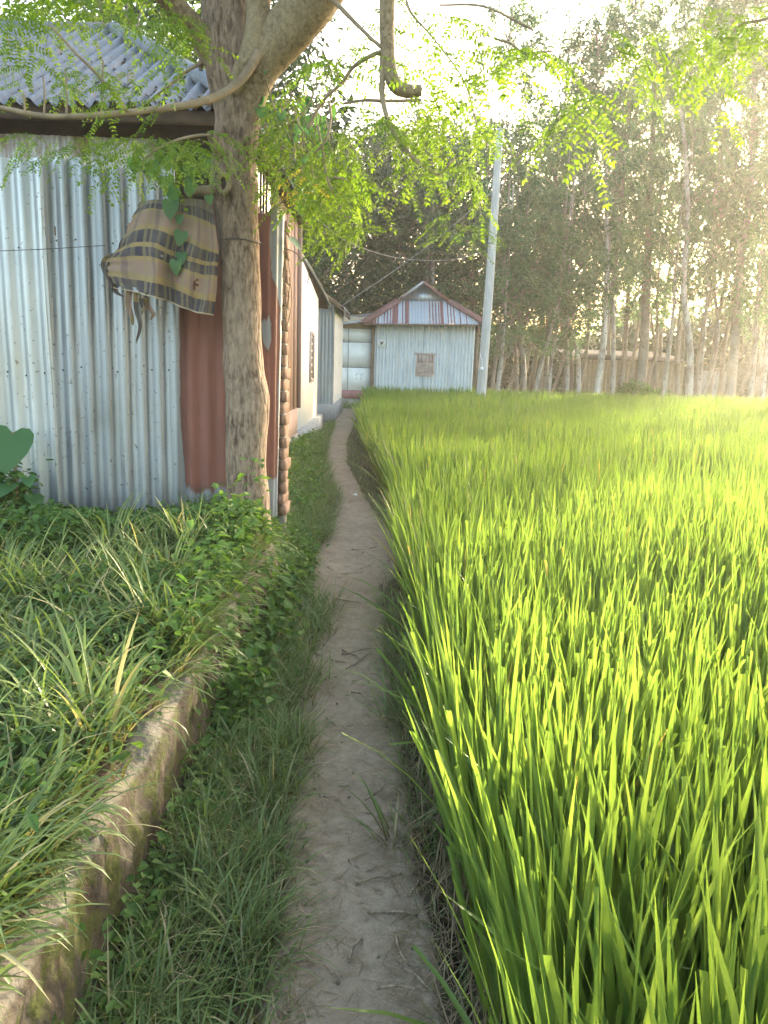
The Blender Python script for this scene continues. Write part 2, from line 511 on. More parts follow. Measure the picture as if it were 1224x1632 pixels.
# ------------------------------------------------------------------ terrain
PATH_Y = np.array([0.3, 1.54, 2.06, 2.81, 3.78, 5.0, 5.7, 6.47, 7.4, 8.24, 11.19, 14.8, 18.5, 22.6, 25.2])
PATH_L = np.array([-0.22, -0.22, -0.24, -0.32, -0.41, -0.53, -0.55, -0.47, -0.46, -0.50, -0.89, -1.10, -1.22, -1.32, -1.40])
PATH_R = np.array([0.20, 0.17, 0.12, 0.09, 0.02, -0.01, 0.15, 0.09, -0.06, -0.20, -0.60, -0.76, -0.80, -0.86, -0.86])
RICE_Y = np.array([0.2, 1.66, 2.22, 2.78, 3.66, 5.24, 6.97, 10.78, 15, 19, 24.0])
RICE_X = np.array([0.38, 0.36, 0.33, 0.30, 0.31, 0.24, 0.25, -0.08, -0.40, -0.46, -0.50])
WALL_Y0, WALL_Y1 = 0.2, 4.5
FIELD_Z = -0.15


def pL(y): return np.interp(y, PATH_Y, PATH_L)
def pR(y): return np.interp(y, PATH_Y, PATH_R)
def rX(y): return np.interp(y, RICE_Y, RICE_X)


def vnoise(x, y, s, seed=0):
    """cheap smooth pseudo noise"""
    return (np.sin(x * s * 1.3 + y * s * 0.7 + seed) + np.sin(x * s * -0.6 + y * s * 1.5 + seed * 2.1) + np.sin(x * s * 2.3 - y * s * 1.9 + seed * .7) * .5) / 2.5


def ground_z(x, y):
    x, y = np.asarray(x, float), np.asarray(y, float)
    l, r, rx = pL(y), pR(y), rX(y)
    # left side
    bank_w = np.clip(l + 0.66, 0.05, 1)
    bank = 0.07 * sstep(0, 1, (l - x) / bank_w)
    terr = 0.40 + 0.13 * sstep(1.5, 4.5, y) + 0.02 * vnoise(x, y, 3)
    left_in = np.where(x < -0.69, terr, bank)
    slope = 0.26 * sstep(0, 1, (l - x) / np.clip(l + 1.25, 0.25, 2)) * (1 - sstep(9, 17, y)) + 0.03
    slope = np.maximum(slope * sstep(0, .08, l - x), (0.50 - .2 * sstep(5, 7, y)) * sstep(-0.55, -0.95, x) * (1 - sstep(5.3, 7.5, y)))
    k = sstep(4.35, 4.75, y)
    left = left_in * (1 - k) + slope * k
    left = np.where(y > 24, 0.0, left)
    # right side
    right = FIELD_Z * sstep(0, 1, (x - r) / np.maximum(rx - r, 0.05)) + 0.03 * np.exp(-((x - r - 0.05) / 0.05) ** 2)
    right = right + (0.15 + .12) * sstep(25.5, 27.5, y) * (x > -0.5)
    z = np.where(x < l, left, np.where(x > r, right, 0.0))
    return z + 0.008 * vnoise(x, y, 9, 1.0) * (np.abs(x) < 30)


def grid_mesh(name, xs, ys, zf, mat, kind):
    X, Y = np.meshgrid(xs, ys)
    V = np.stack([X, Y, zf(X, Y)], -1).reshape(-1, 3)
    nx, ny = len(xs), len(ys)
    i = np.arange(nx * ny).reshape(ny, nx)
    Fq = np.stack([i[:-1, :-1], i[:-1, 1:], i[1:, 1:], i[1:, :-1]], -1).reshape(-1, 4)
    return tag(part(name, V, Fq, mat), kind=kind)


xs = np.unique(np.round(np.concatenate([[-140, -100, -60, -30, -16, -9, -6], np.arange(-4, -1.5, 0.12), np.arange(-1.5, 0.6, 0.03), np.arange(0.6, 3, 0.3), [4, 6, 9, 14, 20, 30, 60, 100, 140]]), 3))
ys = np.unique(np.round(np.concatenate([[-60, -20, -6, -2, -.5], np.arange(0, 5.5, 0.05), np.arange(5.5, 12, 0.2), np.arange(12, 30, 0.5), [33, 38, 50, 80, 120, 180]]), 3))
grid_mesh('ground', xs, ys, ground_z, M['soil'], 'structure')

# path: its own sheet a few millimetres above the ground, uneven edges
py = np.concatenate([np.arange(0.4, 6, 0.04), np.arange(6, 25.0, 0.15)])
NPX = 17
tt = np.linspace(0, 1, NPX)
Lx = pL(py) - 0.03 + 0.03 * vnoise(py, py * .3, 7); Rx = pR(py) + 0.03 + 0.025 * vnoise(py, py * .3, 8, 4)

def path_z(x, y):
    x, y = np.asarray(x, float), np.asarray(y, float)
    l_ = pL(y) - 0.03 + 0.03 * vnoise(y, y * .3, 7); r_ = pR(y) + 0.03 + 0.025 * vnoise(y, y * .3, 8, 4)
    u = np.clip((x - l_) / (r_ - l_), 0, 1)
    return ground_z(x, y) * 0.3 + 0.034 + 0.008 * vnoise(x, y, 9, 3) + 0.005 * vnoise(x, y, 19, 7) - 0.014 * np.sin(np.pi * u) + 0.004 * vnoise(x, y, 31, 5)


PX = Lx[:, None] * (1 - tt) + Rx[:, None] * tt
PYY = np.repeat(py[:, None], NPX, 1)
PZ = path_z(PX, PYY)
PZ[:, 0] = ground_z(PX[:, 0], PYY[:, 0]) - 0.01; PZ[:, -1] = ground_z(PX[:, -1], PYY[:, -1]) - 0.01
ii = np.arange(len(py) * NPX).reshape(len(py), NPX)
tag(part('path', np.stack([PX, PYY, PZ], -1).reshape(-1, 3), np.stack([ii[:-1, :-1], ii[:-1, 1:], ii[1:, 1:], ii[1:, :-1]], -1).reshape(-1, 4), M['path']), kind='structure')

# ------------------------------------------------------------------ corrugated tin
def corr(name, A, B, up, parent, mat, pitch=0.076, amp=0.009, nv=8, per=6, bow=0.0, tint=None, bare=None, wob=0.004, seed=0, top=None, phase=0.0):
    """corrugated sheet whose bottom edge runs A->B and whose sides run along up; corrugations along up"""
    A, B, up = np.array(A, float), np.array(B, float), np.array(up, float)
    w = np.linalg.norm(B - A); e = (B - A) / w
    n = np.cross(e, up); n /= np.linalg.norm(n)
    cols = max(2, int(w / pitch * per) + 1)
    u = np.linspace(0, w, cols)
    v = np.linspace(0, 1, nv + 1)
    V, T, Bz = [], [], []
    for j, vv in enumerate(v):
        for uu in u:
            d = amp * math.cos(2 * math.pi * uu / pitch + phase) + bow * math.sin(math.pi * vv) + wob * (mnoise.noise(Vector((uu * 2.3 + seed, vv * 2.5, seed))) + .4 * mnoise.noise(Vector((uu * 9 + seed, vv * 9, seed))))
            h = vv
            if top is not None: h = vv * (1 + top(uu / w))
            V.append(A + e * uu + up * h + n * d)
            T.append(tint(uu, vv) if tint else 0.5)
            Bz.append(bare(uu / w, vv) if bare else 0.0)
    i = np.arange(len(V)).reshape(len(v), cols)
    Fq = np.stack([i[:-1, :-1], i[:-1, 1:], i[1:, 1:], i[1:, :-1]], -1).reshape(-1, 4)
    return part(name, V, Fq, mat, parent, {'tint': T, 'bare': Bz})


def corr_poly(name, O, e, s, u0, u1, lo, hi, parent, mat, pitch=0.076, amp=0.009, per=4, nv=3, tint=None, sag=0.0):
    """corrugated roof plane: origin O, eave axis e, slope axis s, limits lo(u)..hi(u)"""
    O, e, s = np.array(O, float), np.array(e, float), np.array(s, float)
    e /= np.linalg.norm(e); s /= np.linalg.norm(s); n = np.cross(e, s)
    cols = max(2, int((u1 - u0) / pitch * per) + 1)
    V, T = [], []
    us = np.linspace(u0, u1, cols)
    for j in range(nv + 1):
        for u in us:
            a, b = lo(u), max(hi(u), lo(u) + 0.002)
            t = j / nv
            d = amp * math.cos(2 * math.pi * u / pitch) - sag * math.sin(math.pi * t)
            V.append(O + e * u + s * (a + (b - a) * t) + n * d)
            T.append(tint(u) if tint else 0.5)
    i = np.arange(len(V)).reshape(nv + 1, cols)
    Fq = np.stack([i[:-1, :-1], i[:-1, 1:], i[1:, 1:], i[1:, :-1]], -1).reshape(-1, 4)
    return part(name, V, Fq, mat, parent, {'tint': T, 'bare': np.zeros(len(V))})


# ------------------------------------------------------------------ tin fence
fence = thing('tin_fence', 'corrugated tin fence of grey and red sheets behind the tree and the weeds', 'fence', (-1.6, 4.6, 0.5))
sA, sB, sC = np.array((-2.74, 4.42, 0.45)), np.array((-1.925, 4.50, 0.47)), np.array((-1.295, 4.80, 0.52))
s0 = corr('tin_sheet', (-3.50, 4.36, 0.45), (-2.72, 4.43, 0.45), (0.0, 0.01, 2.1), fence, M['tin'], amp=0.018, pitch=0.1, seed=3, wob=0.01)
s1 = corr('tin_sheet', sA, sB, (-0.02, 0.02, 2.10), fence, M['tin_bright'], amp=0.019, pitch=0.1, seed=1, wob=0.012, nv=14)
s1['label'] = 'bright pale tin sheet at left end'
s2 = corr('tin_sheet', sB + (-0.03, 0.022, 0), sC, (-0.0, 0.03, 2.10), fence, M['tin'], amp=0.018, pitch=0.1, seed=5, wob=0.012, nv=14, top=lambda t: 0.012 * math.sin(t * 9))
s2['label'] = 'blue grey tin sheet beside the cloth'
s3 = corr('tin_sheet', sC + (-0.03, 0.02, -0.02), (-0.83, 5.02, 0.50), (0.0, 0.03, 1.95), fence, M['red_tin'], amp=0.013, pitch=0.1, seed=8, wob=0.012, nv=16,
          bare=lambda u, v: max(1 - v / 0.105 * 0.55, 0.95 - max(0, u - 0.02) * 9.0 + 0.25 * (v < .25)) if v < 0.2 or u < 0.2 else 0.0)
s3['label'] = 'dull red painted tin sheet with bare grey foot'
# bright turned-up lap edge of the first sheet
mb = MB()
edge = [sB + np.array((-0.012, -0.018, 0.0)) + np.array((-0.02, 0.02, 2.10)) * t + np.array((0.006 * math.sin(t * 7), -0.004 * math.sin(t * 5), 0)) for t in np.linspace(0, 1, 16)]
mb.tube(edge, 0.009, 6)
mb.build('lap_edge', M['tin_bright'], fence, True)
# curled corner sheet right of the tree
topP = smooth_path([(-0.95, 4.97), (-0.83, 4.90), (-0.74, 4.885), (-0.688, 4.92), (-0.672, 5.00), (-0.71, 5.10)], 34)
botP = smooth_path([(-0.88, 5.03), (-0.80, 4.98), (-0.755, 4.96), (-0.722, 4.975), (-0.715, 5.03), (-0.75, 5.10)], 34)
V, Bz, NVV = [], [], 20
for j in range(NVV + 1):
    t = j / NVV
    for k in range(34):
        p = botP[k] * (1 - t) + topP[k] * t
        w = 0.006 * math.cos(k * 1.1)
        zt = 1.90 + (0.02 * math.sin(k * .5) if j == NVV else 0)
        V.append((p[0] + w, p[1] - w + 0.012 * mnoise.noise(Vector((k * .1, t * 4, 2))), 0.50 + zt * t))
        u = k / 33
        u0 = 0.67 - 0.25 * sstep(0.70, 0.82, t)
        b = 0.5 + (u - u0) * 5
        if t < 0.2: b = max(b, 1 - t / 0.13 * 0.5)
        b = max(b, 0.8 - math.hypot((u - 0.36) / .07, (t - 0.63) / 0.035) * .25)
        b = min(max(b, 0.0), 1.0)
        Bz.append(b)
i = np.arange(len(V)).reshape(NVV + 1, 34)
s4 = part('tin_sheet', V, np.stack([i[:-1, :-1], i[:-1, 1:], i[1:, 1:], i[1:, :-1]], -1).reshape(-1, 4), M['red_tin'], fence, {'bare': Bz, 'tint': np.zeros(len(V))})
s4['label'] = 'curled red and grey tin sheet at the corner right of the tree'
# posts and rail behind the fence, nails on its face
for x, y in ((-2.72, 4.55), (-1.95, 4.62), (-1.2, 4.98)):
    MB().tube([(x, y, 0.3), (x + .01, y, 1.5), (x, y, 2.4)], 0.035, 8).build('post', M['wood'], fence, True)
for z in (1.0, 2.2):
    MB().beam((-3.4, 4.5, z), (-1.95, 4.58, z), 0.03, 0.05).beam((-1.95, 4.585, z), (-0.95, 5.03, z), 0.03, 0.05).build('rail', M['wood'], fence)
for a_, b_, n_ in ((sA, sB, 8), (sB, sC, 7)):
    for z in (0.25, 0.95, 1.65):
        for k in range(n_):
            if random.random() < 0.45: continue
            p = a_ + (b_ - a_) * ((k + 0.5) / n_) + np.array((0, -0.012, z + random.uniform(-.03, .03)))
            mb = MB(); mb.tube([p, p + (0.002, -0.006, 0)], [0.006, 0.004], 6)
            mb.build('nail', M['black'], fence)
wire = MB()
wp = [at(-30, 401, 4.36), at(70, 397, 4.42), at(168, 391, 4.48)]
wire.tube(smooth_path(wp, 12), 0.0022, 5)
tag(wire.build('fence_wire', M['wire'], None, True), 'thin dark wire stretched along the left part of the tin fence', 'wire')

# ------------------------------------------------------------------ toothed brick pier behind the corner sheet
pier = thing('brick_pier', 'narrow pier of old toothed bricks behind the curled tin sheet', 'brick pier', (-0.76, 5.2, 0.5))
bm_brick = []
for q in range(4):
    mb = MB(); mb.box((-0.055, -0.11, -0.033), (0.055, 0.11, 0.033), jit=0.005); bm_brick.append(mb.mesh('brick', M['brick']))
for k in range(25):
    for c in range(2):
        off = (0.004 if (k + c) % 2 else -0.004) + random.uniform(-.003, .003)
        link('brick', bm_brick[(k * 2 + c) % 4], pier, (-0.752 + c * 0.050 + off * (c + .3), 5.16 + c * 0.06 + random.uniform(-.01, .01), 0.48 + k * 0.0765 + 0.033), (0, 0, random.uniform(-.06, .06)),
             (0.5, 1, 1))
mb = MB(); mb.box((-0.772, 5.14, 0.30), (-0.685, 5.31, 0.48 + 25 * 0.0765)); mb.build('mortar', M['concrete'], pier)

# ------------------------------------------------------------------ retaining wall along the path
rwall = thing('retaining_wall', 'low mossy plastered retaining wall between the weedy terrace and the path', 'low wall', (-0.69, 2.4, 0.0))
ny = 150
Yw = np.linspace(WALL_Y0, WALL_Y1, ny)
prof = [(0.02, -0.1), (0.012, 0.03), (0.006, 0.12), (0.002, 0.2), (0.0, 0.28), (-0.002, 0.34), (-0.008, 0.385), (-0.022, 0.41), (-0.05, 0.418), (-0.085, 0.42), (-0.115, 0.412), (-0.13, 0.38), (-0.13, 0.1)]
V = []
for y in Yw:
    br = 0.09 * max(0, mnoise.noise(Vector((y * 1.9, 3, 1)))) + 0.025 * mnoise.noise(Vector((y * 7, 1, 4)))
    for (dx, z) in prof:
        q = Vector((y * 6, z * 9 + dx * 20, 0.3))
        d = 0.024 * mnoise.noise(q) + 0.015 * mnoise.noise(q * 2.7) + 0.007 * mnoise.noise(q * 7.3)
        zz = z + (0.05 * sstep(1.5, 4.5, y) - br) * (z > 0.3) + d * (z > 0.3)
        V.append((-0.635 + dx + (d if z < 0.4 else 0) - br * 0.4 * (0.3 < z < 0.41) + 0.012 * math.sin(y * 1.7), y, zz))
i = np.arange(len(V)).reshape(ny, len(prof))
Fq = np.stack([i[:-1, :-1], i[1:, :-1], i[1:, 1:], i[:-1, 1:]], -1).reshape(-1, 4)
part('wall_body', V, [Fq, np.array([list(i[-1])]), np.array([list(i[0][::-1])])], M['mossy'], rwall)
mb = MB(); mb.box((-0.78, 4.34, 0.1), (-0.65, 4.49, 0.33), jit=.02); mb.build('end_block', M['concrete'], rwall)

# ------------------------------------------------------------------ left tin house behind the fence (hip roof)
EAVE, RIDGE, RY, RX0 = 3.46, 4.98, 9.30, -3.12
lx0, lx1, ly0, ly1 = -9.0, -1.16, 6.62, 11.9
lhouse = thing('tin_house', 'tin house with grey corrugated hip roof above the fence and under the leaves', 'house', (-4.5, 9.0, 0.3))
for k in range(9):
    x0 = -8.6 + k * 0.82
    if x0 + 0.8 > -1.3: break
    corr('wall_sheet', (x0, 7.02 + 0.012 * (k % 2), 0.4), (x0 + 0.83, 7.02 + 0.012 * (k % 2), 0.4), (0, 0, 2.92), lhouse, M['tin_old_or_shaded'], seed=k, nv=3)  # darker tin here puts the eave's shade into the wall colour
# front roof slope, in sheets
e_, s_ = np.array((1., 0, 0)), np.array((0, RY - ly0, RIDGE - EAVE)); SL = np.linalg.norm(s_)
hipw = RX0 - lx0
def hi_front(u):
    x = lx0 + u
    return SL if x <= RX0 else SL * (lx1 - x) / (lx1 - RX0)
u = 0.0
while u < lx1 - lx0 - 0.05:
    u2 = min(u + 0.76, lx1 - lx0)
    corr_poly('roof_sheet', (lx0, ly0, EAVE + 0.004 * (int(u / .7) % 2)), e_, s_, u, u2 + 0.03, lambda q: 0.0, hi_front, lhouse, M['tin_roof'], amp=0.030, pitch=0.135, per=8, nv=4)
    u = u2
# right hip slope
s2_ = np.array((RX0 - lx1, 0, RIDGE - EAVE)); SL2 = np.linalg.norm(s2_)
def hi_right(u):
    y = ly0 + u
    return SL2 * ((y - ly0) / (RY - ly0) if y < RY else (ly1 - y) / (ly1 - RY))
for k in range(6):
    ua = k * 0.88
    corr_poly('roof_sheet', (lx1, ly0, EAVE), (0, 1, 0), s2_, ua, min(ua + 0.9, ly1 - ly0), lambda q: 0.0, hi_right, lhouse, M['tin_roof'], amp=0.014, pitch=0.1, per=6, nv=3)
# rear slope
s3_ = np.array((0, RY - ly1, RIDGE - EAVE))
corr_poly('roof_sheet', (lx1, ly1, EAVE), (-1, 0, 0), s3_, 0.0, lx1 - lx0, lambda q: 0.0, lambda q: SL * min(1, q / (lx1 - RX0)), lhouse, M['tin_roof'], amp=0.014, pitch=0.2, nv=1)
mb = MB()
mb.tube([(lx0, RY, RIDGE + 0.005), (RX0, RY, RIDGE + 0.005)], 0.075, 8)
mb.build('ridge_cap', M['tin_roof'], lhouse, True)
mb = MB()
for q in range(4):
    a0, a1 = q / 4, (q + 1.06) / 4
    P0 = np.array((RX0, RY, RIDGE + 0.01)) * (1 - a0) + np.array((lx1, ly0, EAVE + 0.02)) * a0
    P1 = np.array((RX0, RY, RIDGE + 0.01)) * (1 - a1) + np.array((lx1, ly0, EAVE + 0.02)) * a1
    mb.tube([P0 + (0, 0, 0.012 * (q % 2)), P1 + (0, 0, 0.012 * (q % 2))], 0.085, 8)
mb.build('hip_cap', M['tin_roof'], lhouse, True)
mb = MB()
mb.beam((lx0, ly0 + .12, EAVE - 0.05), (lx1 - .1, ly0 + .12, EAVE - 0.05), 0.06, 0.09)
mb.beam((lx1 - .1, ly0 + .1, EAVE - 0.05), (lx1 - .1, ly1, EAVE - 0.05), 0.06, 0.09)
mb.build('eave_beam', M['dark_wood'], lhouse)
for x in np.arange(-8.4, -1.2, 0.8):
    MB().beam((x, ly0 + .05, EAVE - 0.03), (x, ly0 + 1.0, EAVE + 0.49), 0.05, 0.07).build('rafter', M['dark_wood'], lhouse)
# soffit-side wall top, dark boards
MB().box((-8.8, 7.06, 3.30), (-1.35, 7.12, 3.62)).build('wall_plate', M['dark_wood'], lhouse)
# side wall along the path
MB().box((-1.40, 7.0, -0.1), (-1.30, 11.35, 0.43)).build('plinth', M['concrete'], lhouse)
MB().box((-1.385, 7.0, 0.43), (-1.315, 11.33, 0.80)).build('pink_skirting', M['faded_pink'], lhouse)
for k in range(6):
    y0 = 9.02 + k * 0.385
    MB().box((-1.36, y0, 0.80), (-1.335 + 0.012 * (k % 2), y0 + 0.375, 3.62)).build('board', M['brown_board'], lhouse)
MB().beam((-1.31, 11.33, 0.8), (-1.31, 11.33, 3.6), 0.08, 0.08).build('corner_post', M['brown_board'], lhouse)
MB().beam((-1.31, 8.98, 0.8), (-1.31, 8.98, 3.6), 0.07, 0.07).build('corner_post', M['wood'], lhouse)
corr('wall_sheet', (-1.35, 7.05, 0.80), (-1.35, 8.94, 0.80), (0, 0, 2.85), lhouse, M['tin_bright'], nv=3)
MB().beam((-1.34, 7.0, 0.8), (-1.34, 7.0, 3.6), 0.1, 0.1).build('corner_post', M['wood'], lhouse)
mb = MB()
for k in range(3):
    mb.tube([(-1.325, 8.1 + .18 * k, 2.95), (-1.32, 8.12 + .18 * k, 3.5)], 0.012, 6)
mb.box((-1.335, 7.98, 2.9), (-1.30, 8.6, 2.94)); mb.box((-1.335, 7.98, 3.5), (-1.30, 8.6, 3.54))
mb.build('window_bars', M['black'], lhouse)

# fallen leaves lying in the roof valleys
def leaf_scatter(n, pos, size, mat, name, tintr=(0, 1), flat=True):
    d = RS.normal(0, 1, (n, 3)); d[:, 2] *= 0.3; d /= np.linalg.norm(d, axis=1)[:, None]
    up = np.tile((0., 0, 1.), (n, 1)) + RS.normal(0, .35, (n, 3))
    s = np.cross(d, up); s /= np.linalg.norm(s, axis=1)[:, None]
    L = size * RS.uniform(.6, 1.3, (n, 1)); W = L * .28
    V = np.stack([pos, pos + d * L * .5 + s * W, pos + d * L, pos + d * L * .5 - s * W], 1).reshape(-1, 3)
    T = np.repeat(RS.uniform(*tintr, n), 4)
    return part(name, V, np.arange(4 * n).reshape(n, 4), mat, None, {'tint': T, 'along': np.ones(4 * n)}, smooth=False)
n = 1100
uu = RS.uniform(4.2, 7.6, n); uu = (np.round(uu / 0.135 - .5) + .5) * 0.135 + RS.normal(0, .018, n)
vv = RS.beta(1.3, 2.4, n) * np.array([hi_front(q) for q in uu]) * .95
pos = np.array((lx0, ly0, EAVE)) + uu[:, None] * e_ + vv[:, None] * (s_ / SL) + np.array((0, .008, -.012))
tag(leaf_scatter(n, pos, 0.05, M['straw'], 'fallen_leaves', (0, .6)), 'brown fallen leaves lying in the grooves of the tin roof', 'fallen leaves', kind='stuff')

# ------------------------------------------------------------------ white house beside the path
whouse = thing('white_house', 'sunlit whitewashed house wall along the left of the path', 'house', (-1.5, 13, 0.0))
V = []
topz = lambda y: 2.78 - 0.055 * (y - 11.4)
MB().add([(-1.48, 11.42, 0.43), (-1.36, 11.42, 0.43), (-1.36, 15.0, 0.43), (-1.48, 15.0, 0.43), (-1.48, 11.42, topz(11.4) + .3), (-1.36, 11.42, topz(11.4) + .3), (-1.36, 15.0, topz(15) + .02), (-1.48, 15.0, topz(15) + .02)],
         [(0, 3, 2, 1), (4, 5, 6, 7), (0, 1, 5, 4), (1, 2, 6, 5), (2, 3, 7, 6), (3, 0, 4, 7)]).build('wall', M['white'], whouse)
MB().box((-4.0, 14.9, 0.2), (-1.482, 15.0, 2.5)).build('rear_wall', M['white'], whouse)
MB().box((-1.48, 11.40, -0.1), (-1.27, 15.25, 0.43)).build('plinth', M['concrete'], whouse)
# narrow window seen edge-on
win = MB().box((-1.362, 13.45, 1.10), (-1.325, 13.95, 1.16)).box((-1.362, 13.45, 1.90), (-1.325, 13.95, 1.96)).box((-1.362, 13.40, 1.10), (-1.325, 13.45, 1.96)).box((-1.362, 13.95, 1.10), (-1.325, 14.0, 1.96)).build('window', M['pinkwood'], whouse)
for k in range(6):
    MB().box((-1.362, 13.46, 1.18 + k * .12), (-1.345, 13.94, 1.26 + k * .12)).build('slat', M['wood'], win)
# sagging tin roof
edge = smooth_path([(-1.42, 11.15, 3.10), (-1.36, 12.4, 3.02), (-1.30, 13.7, 2.87), (-1.24, 15.0, 2.68), (-1.20, 15.7, 2.52)], 24)
V = []
for j in range(12):
    for p in edge:
        V.append((p[0] - j * 0.24, p[1], p[2] + 0.03 * j + 0.012 * math.cos(j * math.pi)))
NE = len(edge)
i = np.arange(len(V)).reshape(12, NE)
Fq = np.stack([i[:-1, :-1], i[1:, :-1], i[1:, 1:], i[:-1, 1:]], -1).reshape(-1, 4)
part('roof_sheet', V, Fq, M['tin_roof'], whouse)
MB().tube(edge + (0.012, 0, -0.005), 0.022, 6).build('eave_edge', M['tin_bright'], whouse, True)
mb = MB()
mb.add(np.concatenate([edge + (-0.02, 0, -0.05), edge * (1, 1, 0) + (-0.9, 0, 0) + np.c_[np.zeros((NE, 2)), edge[:, 2] - 0.02]]),
       [(k, k + 1, NE + k + 1, NE + k) for k in range(NE - 1)])
mb.build('roof_lining', M['dark_wood'], whouse)
for y in (11.6, 12.6, 13.6, 14.6):
    z = np.interp(y, edge[:, 1], edge[:, 2]); x = np.interp(y, edge[:, 1], edge[:, 0])
    MB().beam((x - .03, y, z - .06), (x - 1.0, y, z - .02), 0.05, 0.06).build('rafter', M['dark_wood'], whouse)

# ------------------------------------------------------------------ small shed further along
shed = thing('tin_shed', 'small tin shed on a high concrete plinth at the end of the path', 'shed', (-1.6, 20, 0.0))
MB().box((-3.4, 18.55, -0.1), (-1.27, 22.2, 0.43)).build('plinth', M['concrete'], shed)
corr('wall_sheet', (-3.2, 18.62, 0.43), (-1.315, 18.62, 0.43), (0, 0, 2.45), shed, M['tin'], pitch=0.085, amp=0.013, nv=2)
corr('wall_sheet', (-1.31, 18.62, 0.43), (-1.31, 20.3, 0.43), (0, 0, 2.3), shed, M['cream'], pitch=0.28, amp=0.007, nv=2)
corr('wall_sheet', (-1.31, 20.31, 0.43), (-1.31, 22.1, 0.43), (0, 0, 2.3), shed, M['cream'], pitch=0.28, amp=0.007, nv=2)
sdir = np.array((-0.53, 0, 0.35))
corr_poly('roof_sheet', (-1.10, 18.1, 2.70), (0, 1, 0), sdir, 0, 4.4, lambda q: 0.0, lambda q: 1.7, shed, M['tin_old_or_shaded'], pitch=0.12, amp=0.014, nv=2)
mb = MB(); mb.beam((-1.12, 18.12, 2.66), (-2.5, 18.12, 2.66 + 1.38 * .66), 0.03, 0.10); mb.build('barge_board', M['wood'], shed)
mb = MB(); mb.beam((-1.14, 18.2, 2.62), (-1.14, 22.4, 2.62), 0.04, 0.06); mb.build('eave_beam', M['dark_wood'], shed)
mb = MB()
mb.add([(-1.13, 18.15, 2.64), (-1.13, 22.4, 2.64), (-2.4, 22.4, 3.48), (-2.4, 18.15, 3.48)], [(0, 1, 2, 3)]); mb.build('roof_lining', M['dark_wood'], shed)
mb = MB(); mb.tube(smooth_path([(-1.10, 18.2, 2.70), (-1.05, 18.2, 2.62), (-1.05, 18.22, 2.45), (-1.08, 18.22, 2.32)], 10), 0.012, 6); mb.build('hanging_strip', M['tin_old_or_shaded'], shed, True)

# ------------------------------------------------------------------ house at the end of the path
HY = 25.0
house = thing('tin_farmhouse', 'grey corrugated tin house with red striped hip roof beyond the rice field', 'house', (0.9, 27, 0.0))
hx0, hx1 = -0.49, 2.70
for k in range(4):
    x0 = hx0 + k * 0.80
    corr('wall_sheet', (x0, HY + 0.01 * (k % 2), 0.30), (min(x0 + 0.82, hx1), HY + 0.01 * (k % 2), 0.30), (0, 0, 2.36), house, M['tin_house'], pitch=0.108, amp=0.034, nv=2, per=8)
for y0 in (25.02, 26.0, 27.0, 28.0):
    corr('wall_sheet', (hx1, y0, 0.30), (hx1, y0 + 1.0, 0.30), (0, 0, 2.36), house, M['tin'], pitch=0.095, amp=0.013, nv=1, per=4)
MB().box((hx0 - .04, HY - 0.06, -0.2), (hx1 + .04, 29, 0.10)).build('plinth', M['concrete'], house)
MB().box((hx0 - .02, HY - 0.035, 0.10), (hx1 + .02, 28.98, 0.30)).build('pink_skirting', M['pink'], house)
for p in ((hx1 + 0.10, HY + .12), (hx0 - 0.02, HY - .03)):
    MB().beam((p[0], p[1], -0.1), (p[0], p[1], 2.7), 0.10, 0.10).build('corner_post', M['wood'], house)
# roof
A_, B_ = np.array((-0.80, 24.5, 2.60)), np.array((2.98, 24.5, 2.68))
AP = np.array((1.02, 26.3, 3.92)); RB = np.array((1.02, 29.2, 3.92))
tH = 0.58
s_f = np.array((0, AP[1] - A_[1], AP[2] - 2.62)); SF = np.linalg.norm(s_f)
wv = {}
def stripe(u):
    x = u / 3.78
    c = 0.5 - 0.5 * math.cos(2 * math.pi * u / 0.095)
    if x < 0.08 or x > 0.94 or 0.335 < x < 0.365: return 1.0
    k = int(u / 0.095)
    if k not in wv: wv[k] = random.random()
    if 0.365 < x < 0.52 or x > 0.86: return 0.35 * c
    return (1.0 if wv[k] < 0.2 else 0.78 * c if wv[k] < .85 else .2)
def hif(u):
    return min(tH * SF, SF * u / (AP[0] - A_[0]), SF * (B_[0] - A_[0] - u) / (B_[0] - AP[0]))
for k in range(5):
    ua, ub = k * 0.757, (k + 1) * 0.757 + (0.02 if k < 4 else -0.005)
    corr_poly('roof_sheet', A_ + (0, 0, 0.004 * (k % 2) + 0.015 * k), e_, s_f, ua, ub, lambda q: 0.0, hif, house, M['striped'], pitch=0.095, amp=0.016, per=8, nv=2, tint=stripe)
GF = np.array((1.02, 25.35, 3.92))
hl = A_ + (AP - A_) * tH; hr = B_ + (AP - B_) * tH
